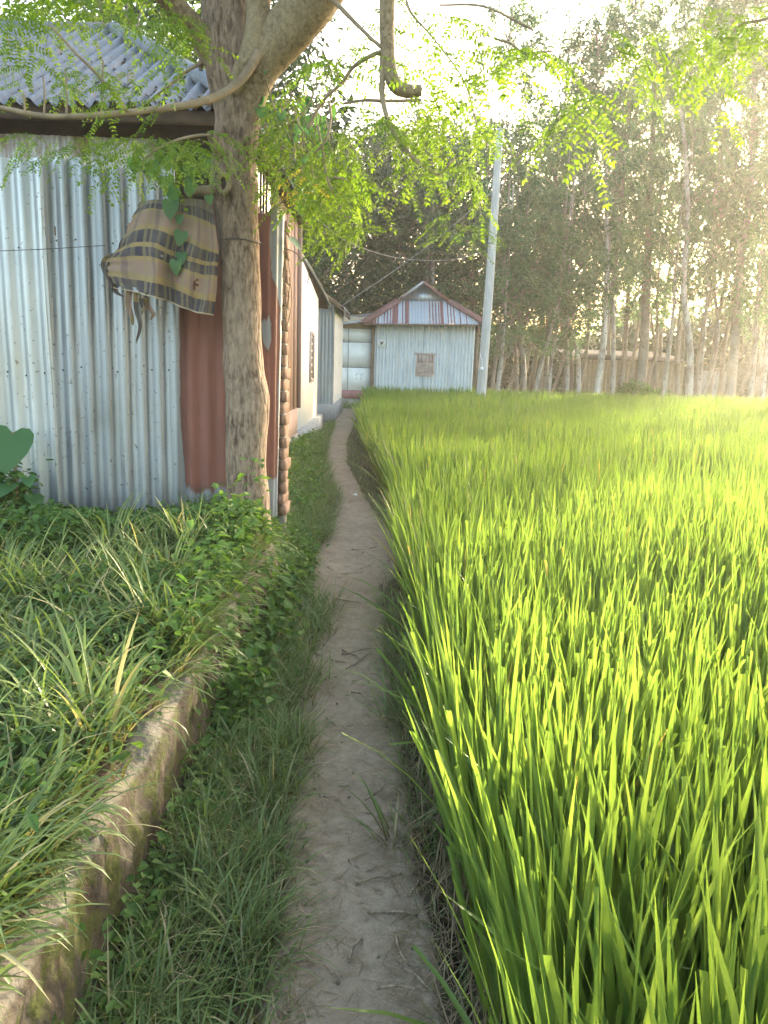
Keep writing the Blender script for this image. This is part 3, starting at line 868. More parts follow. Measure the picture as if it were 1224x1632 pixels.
for nm, C_, h_, sg in (('l', A_, hl, 1), ('r', B_, hr, -1)):
    bk = np.array((C_[0], 29.6, C_[2]))
    # thick side slopes as folded sheets
    poly = [C_, h_, GF, RB + (0, .4, 0), bk]
    V = [p + np.array((0, 0, 0.02)) for p in poly] + [p - np.array((0, 0, 0.015)) for p in poly]
    Fp = [tuple(range(5)) if sg < 0 else tuple(range(4, -1, -1)), tuple(range(9, 4, -1)) if sg < 0 else tuple(range(5, 10))] + [(q, (q + 1) % 5, 5 + (q + 1) % 5, 5 + q) for q in range(5)]
    part('roof_slope', V, Fp, M['tin_roof'], house, {'tint': np.zeros(10)}, smooth=False)
    MB().beam(C_ + (0, -.03, 0.03), h_ + (0, -.03, 0.03), 0.26, 0.025, up=(0, -.6, 1)).build('hip_flashing', M['rust_red'], house)
    MB().beam(h_ + (0, -.02, 0.04), GF + (0, -.02, 0.04), 0.12, 0.03, up=(0, -.6, 1)).build('barge_flashing', M['tin_old_or_shaded'] if sg > 0 else M['rust_red'], house)
MB().add([hl + (0, .02, 0), hr + (0, .02, 0), (1.02, hl[1] + .02, 3.90), hl + (0, .06, 0), hr + (0, .06, 0), (1.02, hl[1] + .06, 3.90)], [(0, 1, 2), (5, 4, 3), (0, 3, 4, 1), (1, 4, 5, 2), (2, 5, 3, 0)]).build('gable_panel', M['tin'], house)
MB().beam(A_ + (0, .03, -.035), B_ + (0, .03, -.035), 0.04, 0.05).build('eave_beam', M['wood'], house)
# window with bars above and louvres below
w0, w1 = at(664, 563, HY - .04), at(690.5, 599, HY - .04)
wx0, wx1, wz0, wz1 = w0[0], w1[0], w1[2], w0[2]
mb = MB(); yf = HY - 0.055
mb.box((wx0 - .05, yf, wz1 - .04), (wx1 + .05, HY, wz1 + .02)); mb.box((wx0, yf, wz0 - .02), (wx1, HY, wz0 + .04))
mb.box((wx0 - .02, yf, wz0 + .04), (wx0 + .03, HY, wz1 - .04)); mb.box((wx1 - .03, yf, wz0 + .04), (wx1 + .02, HY, wz1 - .04))
zm = (wz0 + wz1) / 2 + .03
mb.box((wx0 + .03, yf, zm - .02), (wx1 - .03, HY, zm + .02))
wobj = mb.build('window', M['pinkwood'], house)
MB().box((wx0 + .03, HY - .025, wz0 + .04), (wx1 - .03, HY - .02, wz1 - .04)).build('backing_board', M['brown_board'], wobj)
for k in range(5):
    x = wx0 + .06 + (wx1 - wx0 - .12) * (k + .5) / 5
    MB().box((x - .03, HY - .045, zm + .022), (x + .03, HY - .03, wz1 - .042)).build('board', M['pinkwood'], wobj)
for k in range(5):
    z = wz0 + .06 + (zm - wz0 - .08) * k / 5
    MB().add([(wx0 + .032, HY - .05, z), (wx1 - .032, HY - .05, z), (wx1 - .032, HY - .03, z + .055), (wx0 + .032, HY - .03, z + .055), (wx0 + .032, HY - .04, z), (wx1 - .032, HY - .04, z), (wx1 - .032, HY - .027, z + .055), (wx0 + .032, HY - .027, z + .055)],
             [(0, 1, 2, 3), (7, 6, 5, 4), (0, 4, 5, 1), (2, 6, 7, 3)]).build('slat', M['pinkwood'], wobj)
# little printed notice
n0, n1 = at(602.5, 541, HY - .03), at(614.5, 553.5, HY - .03)
mb = MB(); mb.box((n0[0], HY - .035, n1[2]), (n1[0], HY - .02, n0[2])); notice = mb.build('notice_plate', M['white_sheet'])
tag(notice, 'small white printed plate on the left end of the tin house wall', 'notice')
ORIGIN[notice.name] = np.zeros(3)
cx, cz = (n0[0] + n1[0]) / 2, (n0[2] + n1[2]) / 2
mb = MB(); mb.tube([(cx - .07, HY - .039, cz + .03), (cx - .02, HY - .039, cz + .05), (cx + .03, HY - .039, cz + .03), (cx + .07, HY - .039, cz + .06)], 0.014, 4); mb.tube([(cx - .05, HY - .039, cz + .0), (cx, HY - .039, cz - .02), (cx + .03, HY - .039, cz + .01)], 0.018, 4); mb.build('print', M['black'], notice)
mb = MB(); mb.box((cx - .02, HY - .041, cz - .01), (cx + .03, HY - .0375, cz + .025)); mb.build('emblem', M['dark_red'], notice)
# white lean-to with door panels
dx0, dx1, dy = -1.62, hx0 - .07, HY + 0.06
MB().box((dx0, dy - .02, -0.2), (dx1, dy + .3, 0.24)).build('lean_to_plinth', M['concrete'], house)
MB().box((dx0, dy - .04, 0.24), (dx1, dy + .28, 0.50)).build('pink_skirting', M['pink'], house)
xs_, zs_ = [dx0, -1.30, dx1], [0.50, 1.23, 2.02, 2.45]
for a in range(2):
    for b in range(3):
        MB().box((xs_[a] + .008, dy, zs_[b] + .008), (xs_[a + 1] - .008, dy + .03, zs_[b + 1] - .008)).build('white_panel', M['white_sheet'], house)
MB().box((dx0, dy + .034, 0.5), (dx1, dy + .06, 2.45)).build('panel_backing', M['black'], house)
MB().box((dx0, dy + .0, 2.45), (dx1, dy + .05, 2.80)).build('fascia_board', M['beige'], house)
MB().add([(-1.75, 24.7, 2.50), (-0.52, 24.7, 2.66), (-0.52, 26.5, 3.0), (-1.75, 26.5, 2.85), (-1.75, 24.7, 2.53), (-0.52, 24.7, 2.69), (-0.52, 26.5, 3.03), (-1.75, 26.5, 2.88)],
         [(0, 3, 2, 1), (4, 5, 6, 7), (0, 1, 5, 4), (1, 2, 6, 5), (2, 3, 7, 6), (3, 0, 4, 7)]).build('lean_to_roof', M['tin_old_or_shaded'], house)
mb = MB()
for (x, z) in ((-1.05, .98), (-1.0, 1.02), (-.92, 1.0), (-.88, .95), (-.84, 1.01), (-1.03, .88), (-.9, .86)):
    mb.box((x, dy - .003, z), (x + .03, dy - .001, z + .035))
mb.build('faded_marks', M['concrete'], house)

# ------------------------------------------------------------------ pole and wires
pole = thing('utility_pole', 'pale leaning utility pole in front of the tin house', 'pole', tuple(at(765, 632, 23)))
pb, pt = at(765.5, 640, 23), at(795, 232, 23)
MB().tube(smooth_path([pb - (0, 0, .4), (pb + pt) / 2 + (.02, 0, 0), pt + (pt - pb) * .06], 14), np.linspace(0.148, 0.098, 14), 12).build('shaft', M['pole'], pole, True)
q = at(768, 588, 22.8)
MB().box(q - (0.04, .03, .05), q + (0.04, .03, .05)).tube([q + (0, 0, .05), q + (.0, 0.05, .25), q + (-.08, .08, .45)], .008, 5).build('insulator', M['white_sheet'], pole)
q = at(780, 388, 22.85)
MB().tube([q + (-.13, 0, 0), q + (0, -.1, 0), q + (.12, 0, 0)], .015, 5).build('clamp', M['wire'], pole)
for nm, P in (('power_line sagging from the roof of the left house towards the pole', [at(500, 345, 11.6), at(560, 388, 14), at(640, 412, 18), at(720, 414, 21), at(781, 398, 22.9)]),
              ('straight thin line rising from the shed roof to the pole', [at(545, 487, 18.5), at(620, 437, 20), at(700, 378, 21.5), at(791, 300, 22.9)])):
    mb = MB(); mb.tube(smooth_path(P, 30), 0.0065, 5)
    tag(mb.build('power_line', M['concrete'], None, True), nm.replace('power_line', 'power line'), 'wire')

# ------------------------------------------------------------------ beige tin shed among the far trees
bshed = thing('tin_shed', 'long pale tin shed half hidden among the far tree trunks', 'shed', (10.5, 38, 0.1))
for k in range(6):
    a0 = at(922 + k * 27, 640, 38 + 0.02 * (k % 2)); a1 = at(922 + (k + 1) * 27 + 1, 640, 38 + 0.02 * (k % 2))
    corr('wall_sheet', (a0[0], a0[1], 0.0), (a1[0], a1[1], 0.0), (0, 0, 1.85), bshed, M['beige'], pitch=0.2, amp=0.03, nv=1)
a0, a1 = at(905, 600, 37.6), at(1090, 600, 37.6)
MB().add([(a0[0], 37.5, 1.8), (a1[0], 37.5, 1.8), (a1[0], 41, 2.25), (a0[0], 41, 2.25), (a0[0], 37.5, 1.86), (a1[0], 37.5, 1.86), (a1[0], 41, 2.31), (a0[0], 41, 2.31)],
         [(0, 3, 2, 1), (4, 5, 6, 7), (0, 1, 5, 4), (1, 2, 6, 5), (2, 3, 7, 6), (3, 0, 4, 7)]).build('roof', M['dark_wood'], bshed)
bs2 = thing('tin_hut', 'low grey hut wall at the right among the far trees', 'hut', tuple(at(1140, 640, 37)))
a0, a1 = at(1112, 640, 37), at(1160, 640, 37)
corr('wall_sheet', (a0[0], 37, 0), (a1[0], 37, 0), (0, 0, 1.45), bs2, M['tin_old_or_shaded'], pitch=0.2, amp=0.03, nv=1)
MB().box((a0[0] - .2, 36.9, 1.45), (a1[0] + .2, 39, 1.55)).build('roof', M['dark_wood'], bs2)


# ------------------------------------------------------------------ blades and leaves (vectorised)
def blades(base, az, length, width, lean, curl, nseg=4, blunt=None, tint=None, prof=None, twist=None, fold=0.0):
    """ribbons: base (n,3), az direction of lean, lean angle at the base, curl = added bend towards the tip"""
    n = len(base)
    t = np.linspace(0, 1, nseg + 1)
    ang = lean[:, None] + curl[:, None] * t[None, :] ** 1.6
    ds = (length / nseg)[:, None]
    dh = np.sin(ang) * ds; dz = np.cos(ang) * ds
    H = np.concatenate([np.zeros((n, 1)), np.cumsum(dh[:, 1:], 1)], 1)
    Z = np.concatenate([np.zeros((n, 1)), np.cumsum(dz[:, 1:], 1)], 1)
    ca, sa = np.cos(az)[:, None], np.sin(az)[:, None]
    C = np.stack([base[:, 0:1] + ca * H, base[:, 1:2] + sa * H, base[:, 2:3] + Z], -1)
    tw = (twist if twist is not None else np.zeros(n))[:, None]
    sx, sy = -np.sin(az[:, None] + tw), np.cos(az[:, None] + tw)
    S = np.stack([sx, sy, np.zeros_like(sx)], -1)
    if prof is None: prof = np.array([np.interp(q, [0, .25, .6, .85, 1], [.6, 1, .85, .5, .03]) for q in t])
    W = np.tile(prof, (n, 1)) * width[:, None] * 0.5
    if blunt is not None: W[blunt, -1] = width[blunt] * 0.5 * 0.75
    Lv = C - S * W[..., None]; Rv = C + S * W[..., None]
    if fold:
        k = 3
        Cc = C.copy(); Nn = np.stack([np.cos(az)[:, None] * np.cos(ang), np.sin(az)[:, None] * np.cos(ang), -np.sin(ang)], -1)
        Cc = C + Nn * (W * fold)[..., None]
        V = np.stack([Lv, Cc, Rv], 2).reshape(-1, 3)
    else:
        k = 2
        V = np.stack([Lv, Rv], 2).reshape(-1, 3)
    rows = nseg + 1
    i = np.arange(n * rows * k).reshape(n, rows, k)
    fs = [np.stack([i[:, :-1, c], i[:, :-1, c + 1], i[:, 1:, c + 1], i[:, 1:, c]], -1).reshape(-1, 4) for c in range(k - 1)]
    Fq = np.concatenate(fs)
    T = np.repeat(tint if tint is not None else RS.uniform(0, 1, n), rows * k)
    A = np.tile(np.repeat(t, k), n)
    return V, Fq, T, A


class Veg:
    def __init__(s): s.V, s.F, s.T, s.A, s.n = [], [], [], [], 0
    def add(s, r):
        V, Fq, T, A = r
        s.V.append(V); s.F.append(Fq + s.n); s.T.append(T); s.A.append(A); s.n += len(V); return s
    def attrs(s): return {'tint': np.concatenate(s.T), 'along': np.concatenate(s.A)}
    def build(s, name, mat, parent=None):
        return part(name, np.concatenate(s.V), s.F, mat, parent, s.attrs())
    def mesh(s, name, mat): return make_mesh(name, np.concatenate(s.V), s.F, mat, s.attrs())


def ovals(base, d, up, L, W, tint, droop=0.15, fold=0.18):
    """leaf blades with a folded midrib: base (n,3), direction d, facing up"""
    n = len(base)
    d = d / (np.linalg.norm(d, axis=1)[:, None] + 1e-9)
    s = np.cross(d, up); s /= np.linalg.norm(s, axis=1)[:, None] + 1e-9
    nn = np.cross(s, d)
    L = L[:, None]; W = W[:, None]
    rows = [(0, 0, 0), (.30, .46, fold), (.68, .38, fold)]
    P = [base]
    for (a, b, f) in rows[1:]:
        for sg in (-1, 1):
            P.append(base + d * L * a + s * W * b * sg + nn * W * f * b * 2 - np.array((0, 0, 1.)) * L * droop * a * a)
    P.append(base + d * L - np.array((0, 0, 1.)) * L * droop)
    V = np.stack(P, 1).reshape(-1, 3)     # 0 base,1 l1,2 r1,3 l2,4 r2,5 tip
    i = np.arange(n * 6).reshape(n, 6)
    Fq = np.concatenate([i[:, [0, 5, 3, 1]], i[:, [0, 2, 4, 5]]])
    return V, Fq, np.repeat(tint, 6), np.tile(np.array([0, .3, .3, .7, .7, 1.]), n)


# ------------------------------------------------------------------ rice field
def rice_hills(y0, y1, sp, ext):
    P = []
    for y in np.arange(y0, y1, sp):
        xl = rX(y); xr = 0.56 * y + 1.6 + ext
        P.append(np.stack([np.arange(xl, xr, sp), np.full(len(np.arange(xl, xr, sp)), y)], 1))
    P = np.concatenate(P)
    P += RS.uniform(-.35, .35, P.shape) * sp
    P[:, 0] = np.maximum(P[:, 0], rX(P[:, 1]) + 0.0)
    return P


RICE_PROF = lambda ns: np.interp(np.linspace(0, 1, ns + 1), [0, .3, .45, .62, .8, .92, 1], [.42, .45, .85, 1, .88, .55, .04])


def rice_blades(P, nb, width, nseg, hscale=1.0, fold=0.0):
    n = len(P) * nb
    C = np.repeat(P, nb, 0)
    edge = np.clip(1 - (C[:, 0] - rX(C[:, 1])) / 0.35, 0, 1)
    az = RS.uniform(0, 2 * np.pi, n)
    r = 0.055 * np.sqrt(RS.uniform(0, 1, n))
    b = np.stack([C[:, 0] + r * np.cos(az), C[:, 1] + r * np.sin(az), np.full(n, FIELD_Z - .02)], 1)
    az = az + RS.normal(0, .5, n)
    L = hscale * RS.uniform(.66, 1.0, n) * (0.97 + 0.07 * vnoise(C[:, 0], C[:, 1], 1.3))
    lean = np.abs(RS.normal(0.05, .065, n))
    curl = np.abs(RS.normal(0.10, .18, n))
    # outer plants lean out over the bank
    out = RS.uniform(0, 1, n) < edge * 0.35
    az[out] = np.pi + RS.normal(0, .6, out.sum()); lean[out] += RS.uniform(0.02, .16, out.sum())
    drop = RS.uniform(0, 1, n) < 0.05
    curl[drop] += RS.uniform(.5, 1.1, drop.sum())
    bl = RS.uniform(0, 1, n) < 0.30
    L[bl] *= .9
    tint = np.clip(RS.beta(2, 2, n) * .88, 0, .88)
    tint[RS.uniform(0, 1, n) < 0.007] = 1.0
    w = width * RS.uniform(.7, 1.25, n)
    return blades(b, az, L, w, lean, curl, nseg, bl, tint, RICE_PROF(nseg), RS.normal(0, .8, n), fold)


V_ = Veg()
V_.add(rice_blades(rice_hills(0.55, 4.2, 0.15, .4), 38, 0.0160, 7, 1.0, 0.35))
V_.add(rice_blades(rice_hills(4.2, 8.5, 0.165, .6), 30, 0.0135, 5))
V_.add(rice_blades(rice_hills(8.5, 15, 0.19, .8), 20, 0.019, 4))
V_.add(rice_blades(rice_hills(15, 26, 0.24, 1.0), 14, 0.030, 3))
rice = V_.build('rice_crop', M['rice'])
tag(rice, 'tall bright green rice crop filling the field right of the path', 'rice', kind='stuff')


# ------------------------------------------------------------------ grass and weeds
def on_ground(x, y, dz=0.0): return np.stack([x, y, ground_z(x, y) + dz], 1)


def grass_patch(x, y, L, w, lean=(.1, .5), curl=(.3, 1.3), nseg=4, dry=.08, fold=0.0, dz=-.01, az=None):
    n = len(x)
    a = RS.uniform(0, 2 * np.pi, n) if az is None else az
    t = RS.uniform(0, .86, n); t[RS.uniform(0, 1, n) < dry] = 1.0
    return blades(on_ground(x, y, dz), a, RS.uniform(*L, n), RS.uniform(*w, n), RS.uniform(*lean, n), RS.uniform(*curl, n), nseg, None, t, None, RS.normal(0, .3, n), fold)


def clumped(n, x0, x1, y0, y1, k, sd):
    c = RS.randint(0, k, n)
    cx, cy = RS.uniform(x0, x1, k), RS.uniform(y0, y1, k)
    x = cx[c] + RS.normal(0, sd, n); y = cy[c] + RS.normal(0, sd, n)
    m = (x > x0 - .05) & (x < x1 + .05) & (y > y0 - .1) & (y < y1 + .1)
    return x[m], y[m]


g = Veg()
x, y = clumped(9000, -2.9, -0.78, 0.6, 4.0, 280, .07)
g.add(grass_patch(x, y, (.14, .40), (.006, .014), (.05, .65), (.5, 1.8), 6, .07, .25))
x, y = clumped(3800, -1.9, -0.74, 0.7, 2.6, 120, .06)
g.add(grass_patch(x, y, (.12, .34), (.007, .015), (.1, .8), (.5, 1.8), 6, .06, .25))
x, y = RS.uniform(-3, -.76, 5000), RS.uniform(.6, 4.3, 5000)
g.add(grass_patch(x, y, (.08, .24), (.004, .009), (.1, .8), (.3, 1.4), 4, .2))
# blades hanging over the wall
n = 1100
y = np.where(RS.uniform(0, 1, n) < .3, RS.uniform(.8, 4.4, n), RS.uniform(2.5, 4.5, n)); x = -0.74 + RS.uniform(-.06, .03, n)
m = vnoise(y, y, 4, 2) + .6 * (y > 2.6) > -.15
x, y = x[m], y[m]; n = len(x)
g.add(blades(on_ground(x, y, .0) * (1, 1, 0) + np.c_[np.zeros((n, 2)), np.full(n, .40)], RS.normal(0, 1.3, n), RS.uniform(.10, .34, n), RS.uniform(.004, .010, n), RS.uniform(.1, 1.1, n), RS.uniform(.5, 2.0, n), 6, None, np.where(RS.uniform(0, 1, n) < .08, 1, RS.uniform(0, .86, n)), None, RS.normal(0, .3, n), .2))
n = 850; y = RS.uniform(.75, 1.75, n); x = -0.80 + RS.uniform(-.10, .06, n)
g.add(blades(np.stack([x, y, np.full(n, .40)], 1), RS.normal(.2, 1.4, n), RS.uniform(.10, .28, n), RS.uniform(.008, .017, n), RS.uniform(.1, 1.0, n), RS.uniform(.6, 1.9, n), 7, None, np.where(RS.uniform(0, 1, n) < .06, 1, RS.uniform(0, .86, n)), None, RS.normal(0, .3, n), .25))
tag(g.build('terrace_grass', M['grass']), 'long arching grass covering the raised terrace left of the low wall', 'grass', kind='stuff')

g = Veg()
n = 15000
y = RS.uniform(.7, 4.7, n); f = RS.beta(1.1, 1.0, n); x = -0.64 + f * (pL(y) + 0.67) + RS.normal(0, .012, n)
keep = RS.uniform(0, 1, n) < np.clip(1.2 - np.clip((x - pL(y)) / .05 + 1.0, 0, 1) * 1.1, 0, 1)
x, y = x[keep], y[keep]
g.add(grass_patch(x, y, (.06, .20), (.0025, .0055), (.1, .9), (.2, 1.5), 4, .16))
x, y = clumped(3600, -.62, -.28, 1.0, 4.6, 110, .035)
g.add(grass_patch(x, y, (.14, .30), (.003, .007), (.1, .7), (.4, 1.5), 5, .08))
# verge past the fence
n = 26000
y = 4.6 + 13.5 * RS.beta(.8, 1.7, n); l = pL(y); x = -1.28 + RS.uniform(0, 1, n) ** .9 * (l + 1.28 + .01)
keep = (vnoise(x, y, 5, 1) + .9 + (l - x) * 3 > RS.uniform(0, 1, n) * 1.6)
x, y = x[keep], y[keep]
g.add(grass_patch(x, y, (.09, .28), (.004, .009), (.1, .8), (.2, 1.4), 3, .05))
x = np.concatenate([pL(y_) + RS.normal(.02, .02, len(y_)) for y_ in (RS.uniform(1, 9, 500),)]); y = RS.uniform(1, 9, 500); x = np.where(RS.uniform(0, 1, 500) < .6, pL(y) + np.abs(RS.normal(0, .03, 500)), pR(y) - np.abs(RS.normal(0, .03, 500)))
g.add(grass_patch(x, y, (.02, .07), (.002, .004), (.4, 1.3), (.2, 1.0), 3, .3))
# right verge
n = 9000
y = 0.8 + 22 * RS.beta(.7, 2.2, n); r = pR(y); rx = rX(y); x = r - .02 + RS.uniform(0, 1, n) * (rx - r + .05)
keep = vnoise(x, y, 6, 3) + .35 + .5 * (y > 3) > RS.uniform(-.4, .9, n)
x, y = x[keep], y[keep]
g.add(grass_patch(x, y, (.04, .15), (.0022, .0050), (.2, 1.0), (.2, 1.4), 3, .2))
n = 9000; y = 2.4 + 14 * RS.beta(1.0, 1.8, n); f = RS.uniform(0, 1, n); x = pR(y) + f * (rX(y) - pR(y) + .10)
keep = (vnoise(x, y, 4, 5) + .75 > RS.uniform(-.3, 1, n)) & ~((y > 4.9) & (y < 6.2) & (f < .5)); x, y = x[keep], y[keep]
g.add(grass_patch(x, y, (.06, .22), (.0025, .0055), (.2, 1.0), (.2, 1.4), 3, .1))
x, y = clumped(900, .08, .30, 2.2, 4.6, 34, .035)
g.add(grass_patch(x, y, (.14, .36), (.004, .009), (.3, 1.0), (.2, .9), 5, .12))
x, y = RS.uniform(-1.6, -.5, 900), RS.uniform(23.3, 25, 900)
g.add(grass_patch(x, y, (.1, .3), (.012, .02), (.1, .8), (.2, 1.4), 3, .1))
tag(g.build('verge_grass', M['turf']), 'short grass growing along both edges of the dirt path', 'grass', kind='stuff')

# dry straw under the rice edge
g = Veg()
n = 5200
y = 0.8 + 14 * RS.beta(.8, 2.2, n); x = rX(y) + RS.normal(-.03, .06, n)
b = on_ground(x, y, .01)
g.add(blades(b, RS.uniform(0, 6.28, n), RS.uniform(.08, .30, n), RS.uniform(.002, .005, n), RS.uniform(.1, 1.45, n), RS.normal(.1, .4, n), 3, None, RS.uniform(0, .8, n)))
n = 1500
y = 0.9 + 9 * RS.beta(.8, 2.2, n); x = pR(y) + RS.normal(.0, .05, n) 
b = on_ground(x, y, .02)
g.add(blades(b, RS.uniform(0, 6.28, n), RS.uniform(.03, .14, n), RS.uniform(.0015, .004, n), RS.uniform(1.35, 1.6, n), RS.normal(0, .25, n), 3, None, RS.uniform(0, .85, n)))
n = 700
y = 0.9 + 7 * RS.beta(.9, 1.8, n); x = pL(y) + RS.normal(-.01, .045, n)
g.add(blades(on_ground(x, y, .02), RS.uniform(0, 6.28, n), RS.uniform(.03, .12, n), RS.uniform(.0015, .004, n), RS.uniform(1.3, 1.6, n), RS.normal(0, .25, n), 3, None, RS.uniform(0, .85, n)))
n = 3600
y = 0.9 + 8 * RS.beta(.9, 1.9, n); f = RS.uniform(0, 1, n); f = np.where(RS.uniform(0, 1, n) < .6, np.where(f < .5, f * .5, 1 - (1 - f) * .5), f); x = pL(y) + f * (pR(y) - pL(y))
b = on_ground(x, y, 0); b[:, 2] = path_z(x, y) + .003
g.add(blades(b, RS.uniform(0, 6.28, n), RS.uniform(.015, .08, n), RS.uniform(.0018, .0042, n), RS.uniform(1.45, 1.6, n), RS.normal(0, .2, n), 2, None, RS.uniform(.1, 1, n)))
tag(g.build('dry_straw', M['straw']), 'brown dry straw and litter at the foot of the rice', 'straw', kind='stuff')


# broad-leaved ground cover
def weed_patch(x, y, h, L, nleaf):
    n = len(x) * nleaf
    xx = np.repeat(x, nleaf) + RS.normal(0, .035, n); yy = np.repeat(y, nleaf) + RS.normal(0, .035, n)
    z = ground_z(xx, yy) + RS.uniform(.15, 1, n) * np.repeat(h, nleaf)
    a = RS.uniform(0, 2 * np.pi, n); pit = RS.normal(.05, .45, n)
    d = np.stack([np.cos(a) * np.cos(pit), np.sin(a) * np.cos(pit), np.sin(pit)], 1)
    up = np.stack([RS.normal(0, .3, n), RS.normal(0, .3, n), np.ones(n)], 1)
    l = L * RS.uniform(.6, 1.35, n)
    return ovals(np.stack([xx, yy, z], 1), d, up, l, l * RS.uniform(.5, .75, n), RS.uniform(0, .93, n), .2)


g = Veg()
n = 1500; x, y = RS.uniform(-3.2, -.62, n), 3.35 + 1.35 * RS.beta(2.2, 1.2, n)
m = y < 4.42 + .38 * (x + 2) ; x, y = x[m], y[m]
g.add(weed_patch(x, y, .06 + .14 * np.clip(vnoise(x, y, 4) + .5, 0, 1), .042, 14))
n = 1500; x, y = RS.uniform(-2.6, -.74, n), RS.uniform(.7, 3.4, n)
g.add(weed_patch(x, y, RS.uniform(.06, .2, n), .045, 8))
n = 170; x, y = RS.uniform(-2.6, -1.98, n), RS.uniform(4.15, 4.38, n)
g.add(weed_patch(x, y, RS.uniform(.15, .42, n), .055, 8))
# dense bush spilling down beside the tree foot
n = 520; x, y = RS.normal(-.66, .14, n), RS.normal(5.1, .36, n)
m = (x < pL(y) + .02) & (x > -1.0) & (y > 4.4); x, y = x[m], y[m]
g.add(weed_patch(x, y, RS.uniform(.12, .30, len(x)), .042, 12))
n = 230; x = RS.uniform(-.68, -.48, n); y = RS.uniform(2.75, 4.5, n)
g.add(weed_patch(x, y, RS.uniform(.12, .50, n) * np.clip(1.2 - (x + .68) * 3.5, .3, 1), .05, 9))
n = 260; x = RS.uniform(-.95, -.64, n); y = RS.uniform(2.6, 4.5, n)
g.add(weed_patch(x, y, RS.uniform(.06, .20, n) + .4 * (x > -.69), .045, 8))
n = 750; y = 5.4 + 8 * RS.beta(.9, 1.4, n); x = -1.27 + RS.uniform(0, .8, n) * (pL(y) + 1.25)
g.add(weed_patch(x, y, RS.uniform(.05, .22, n), .06, 8))
n = 260; x, y = RS.uniform(-.65, -.50, n), RS.uniform(1.0, 3.4, n)
g.add(weed_patch(x, y, RS.uniform(.05, .26, n) * np.clip(1 - (x + .65) * 4, .3, 1), .032, 9))
tag(g.build('leafy_ground_cover', M['weed']), 'low leafy weeds covering the ground along the tin fence', 'weeds', kind='stuff')

# individual big grass tufts standing out on the terrace
def tuft_mesh(k, nb, L, w):
    n = nb
    az = RS.uniform(0, 6.28, n)
    r = RS.uniform(0, .03, n)
    b = np.stack([r * np.cos(az), r * np.sin(az), np.full(n, -.02)], 1)
    tint = np.where(RS.uniform(0, 1, n) < .05, 1, RS.uniform(.1, .86, n))
    v = Veg(); v.add(blades(b, az, RS.uniform(.55, 1, n) * L, RS.uniform(.7, 1.2, n) * w, RS.uniform(.03, .5, n), RS.uniform(.4, 1.9, n), 8, None, tint, None, RS.normal(0, .3, n), .3))
    return v.mesh('grass_tuft', M['grass'])
TM = [tuft_mesh(k, 22, .5, .014) for k in range(4)]
tl = ['big arching grass tuft at the near left corner above the wall', 'tall upright grass tuft in the middle of the terrace',
      'pale grass tuft leaning over the mossy wall top', 'grass tuft at the left edge of the terrace', 'upright grass tuft below the blue grey tin sheet',
      'grass tuft at the bottom left by the wall foot', 'grass tuft near the tree foot', 'small grass tuft behind the wall bend', 'grass tuft in front of the tree with dry blades']
tp = [(-.80, 1.35), (-1.55, 3.0), (-.78, 2.0), (-1.35, 2.25), (-1.35, 3.7), (-.86, 1.08), (-1.0, 3.8), (-.85, 2.75), (-.95, 3.3)]
for k, (p, lb) in enumerate(zip(tp, tl)):
    o = link('grass_tuft', TM[k % 4], None, (p[0], p[1], float(ground_z(p[0], p[1]))), (0, 0, random.uniform(0, 6)), random.uniform(.8, 1.15))
    tag(o, lb, 'grass tuft', 'grass tufts on the terrace')

# ------------------------------------------------------------------ heart-leaved plants
def heart_mesh(name, mat, k=0.0):
    # outline of a heart leaf lying in +Y, base notch at the origin
    out = [(0, 0), (.16, -.16), (.34, -.17), (.46, -.02), (.48, .2), (.40, .46), (.22, .76), (0, 1.0)]
    R = [(x, y, .06 * abs(x) - .16 * y * y + .05 * math.sin(y * 7) * abs(x)) for x, y in out]
    Lf = [(-x, y, z) for x, y, z in R[1:-1]]
    mid = [(0, y, -.16 * y * y - .03) for y in (.2, .46, .72)]
    V = R + Lf + mid
    nR = len(R)
    # strip fan to the midrib
    fs = [(0, 1, 2, nR + 6 + 0 - 0)]
    m0, m1, m2 = nR + 6, nR + 7, nR + 8
    fs = [(0, 1, 2, m0), (m0, 2, 3, 4), (m0, 4, 5, m1), (m1, 5, 6, m2), (m2, 6, 7)]
    l = lambda q: nR + q - 1
    fs += [(0, m0, l(2), l(1)), (m0, l(4), l(3), l(2)), (m0, m1, l(5), l(4)), (m1, m2, l(6), l(5)), (m2, 7, l(6))]
    return make_mesh(name, V, fs, mat, {'tint': np.full(len(V), .5 + k), 'along': np.ones(len(V))})


HEART = [heart_mesh('leaf', M['vine'], k) for k in (-.3, 0, .3)]
taro = thing('taro_plant', 'tall taro plant with one big heart shaped leaf against the bright tin', 'plant', (-2.02, 4.28, .45))
lp = at(20, 690, 4.25)
o = link('leaf', heart_mesh('leaf', M['vine'], -.1), taro, lp, (math.radians(-55), math.radians(-8), math.radians(-165)), .24)
ORIGIN['x'] = 0
MB().tube(smooth_path([(-2.06, 4.3, .42), (-2.08, 4.28, .7), lp + (0, .01, -.04), lp], 12), np.linspace(.013, .007, 12), 7).build('stalk', M['vine_stem'], taro, True)
for (a, b, s_c, rz) in ((-8, 800, .15, 2.0), (52, 790, .11, -2.4), (20, 770, .12, 2.9), (45, 760, .08, -2.8), (8, 830, .12, -2.0)):
    q = at(a, b, 4.2)
    link('leaf', HEART[1], taro, q, (random.uniform(-.9, -.2), random.uniform(-.3, .3), rz), s_c)
    MB().tube(smooth_path([(-2.06 + random.uniform(-.05, .05), 4.3, .44), (q + np.array((-2.06, 4.3, .5))) / 2 + (0, 0, .05), q], 8), .004, 5).build('stalk', M['vine_stem'], taro, True)

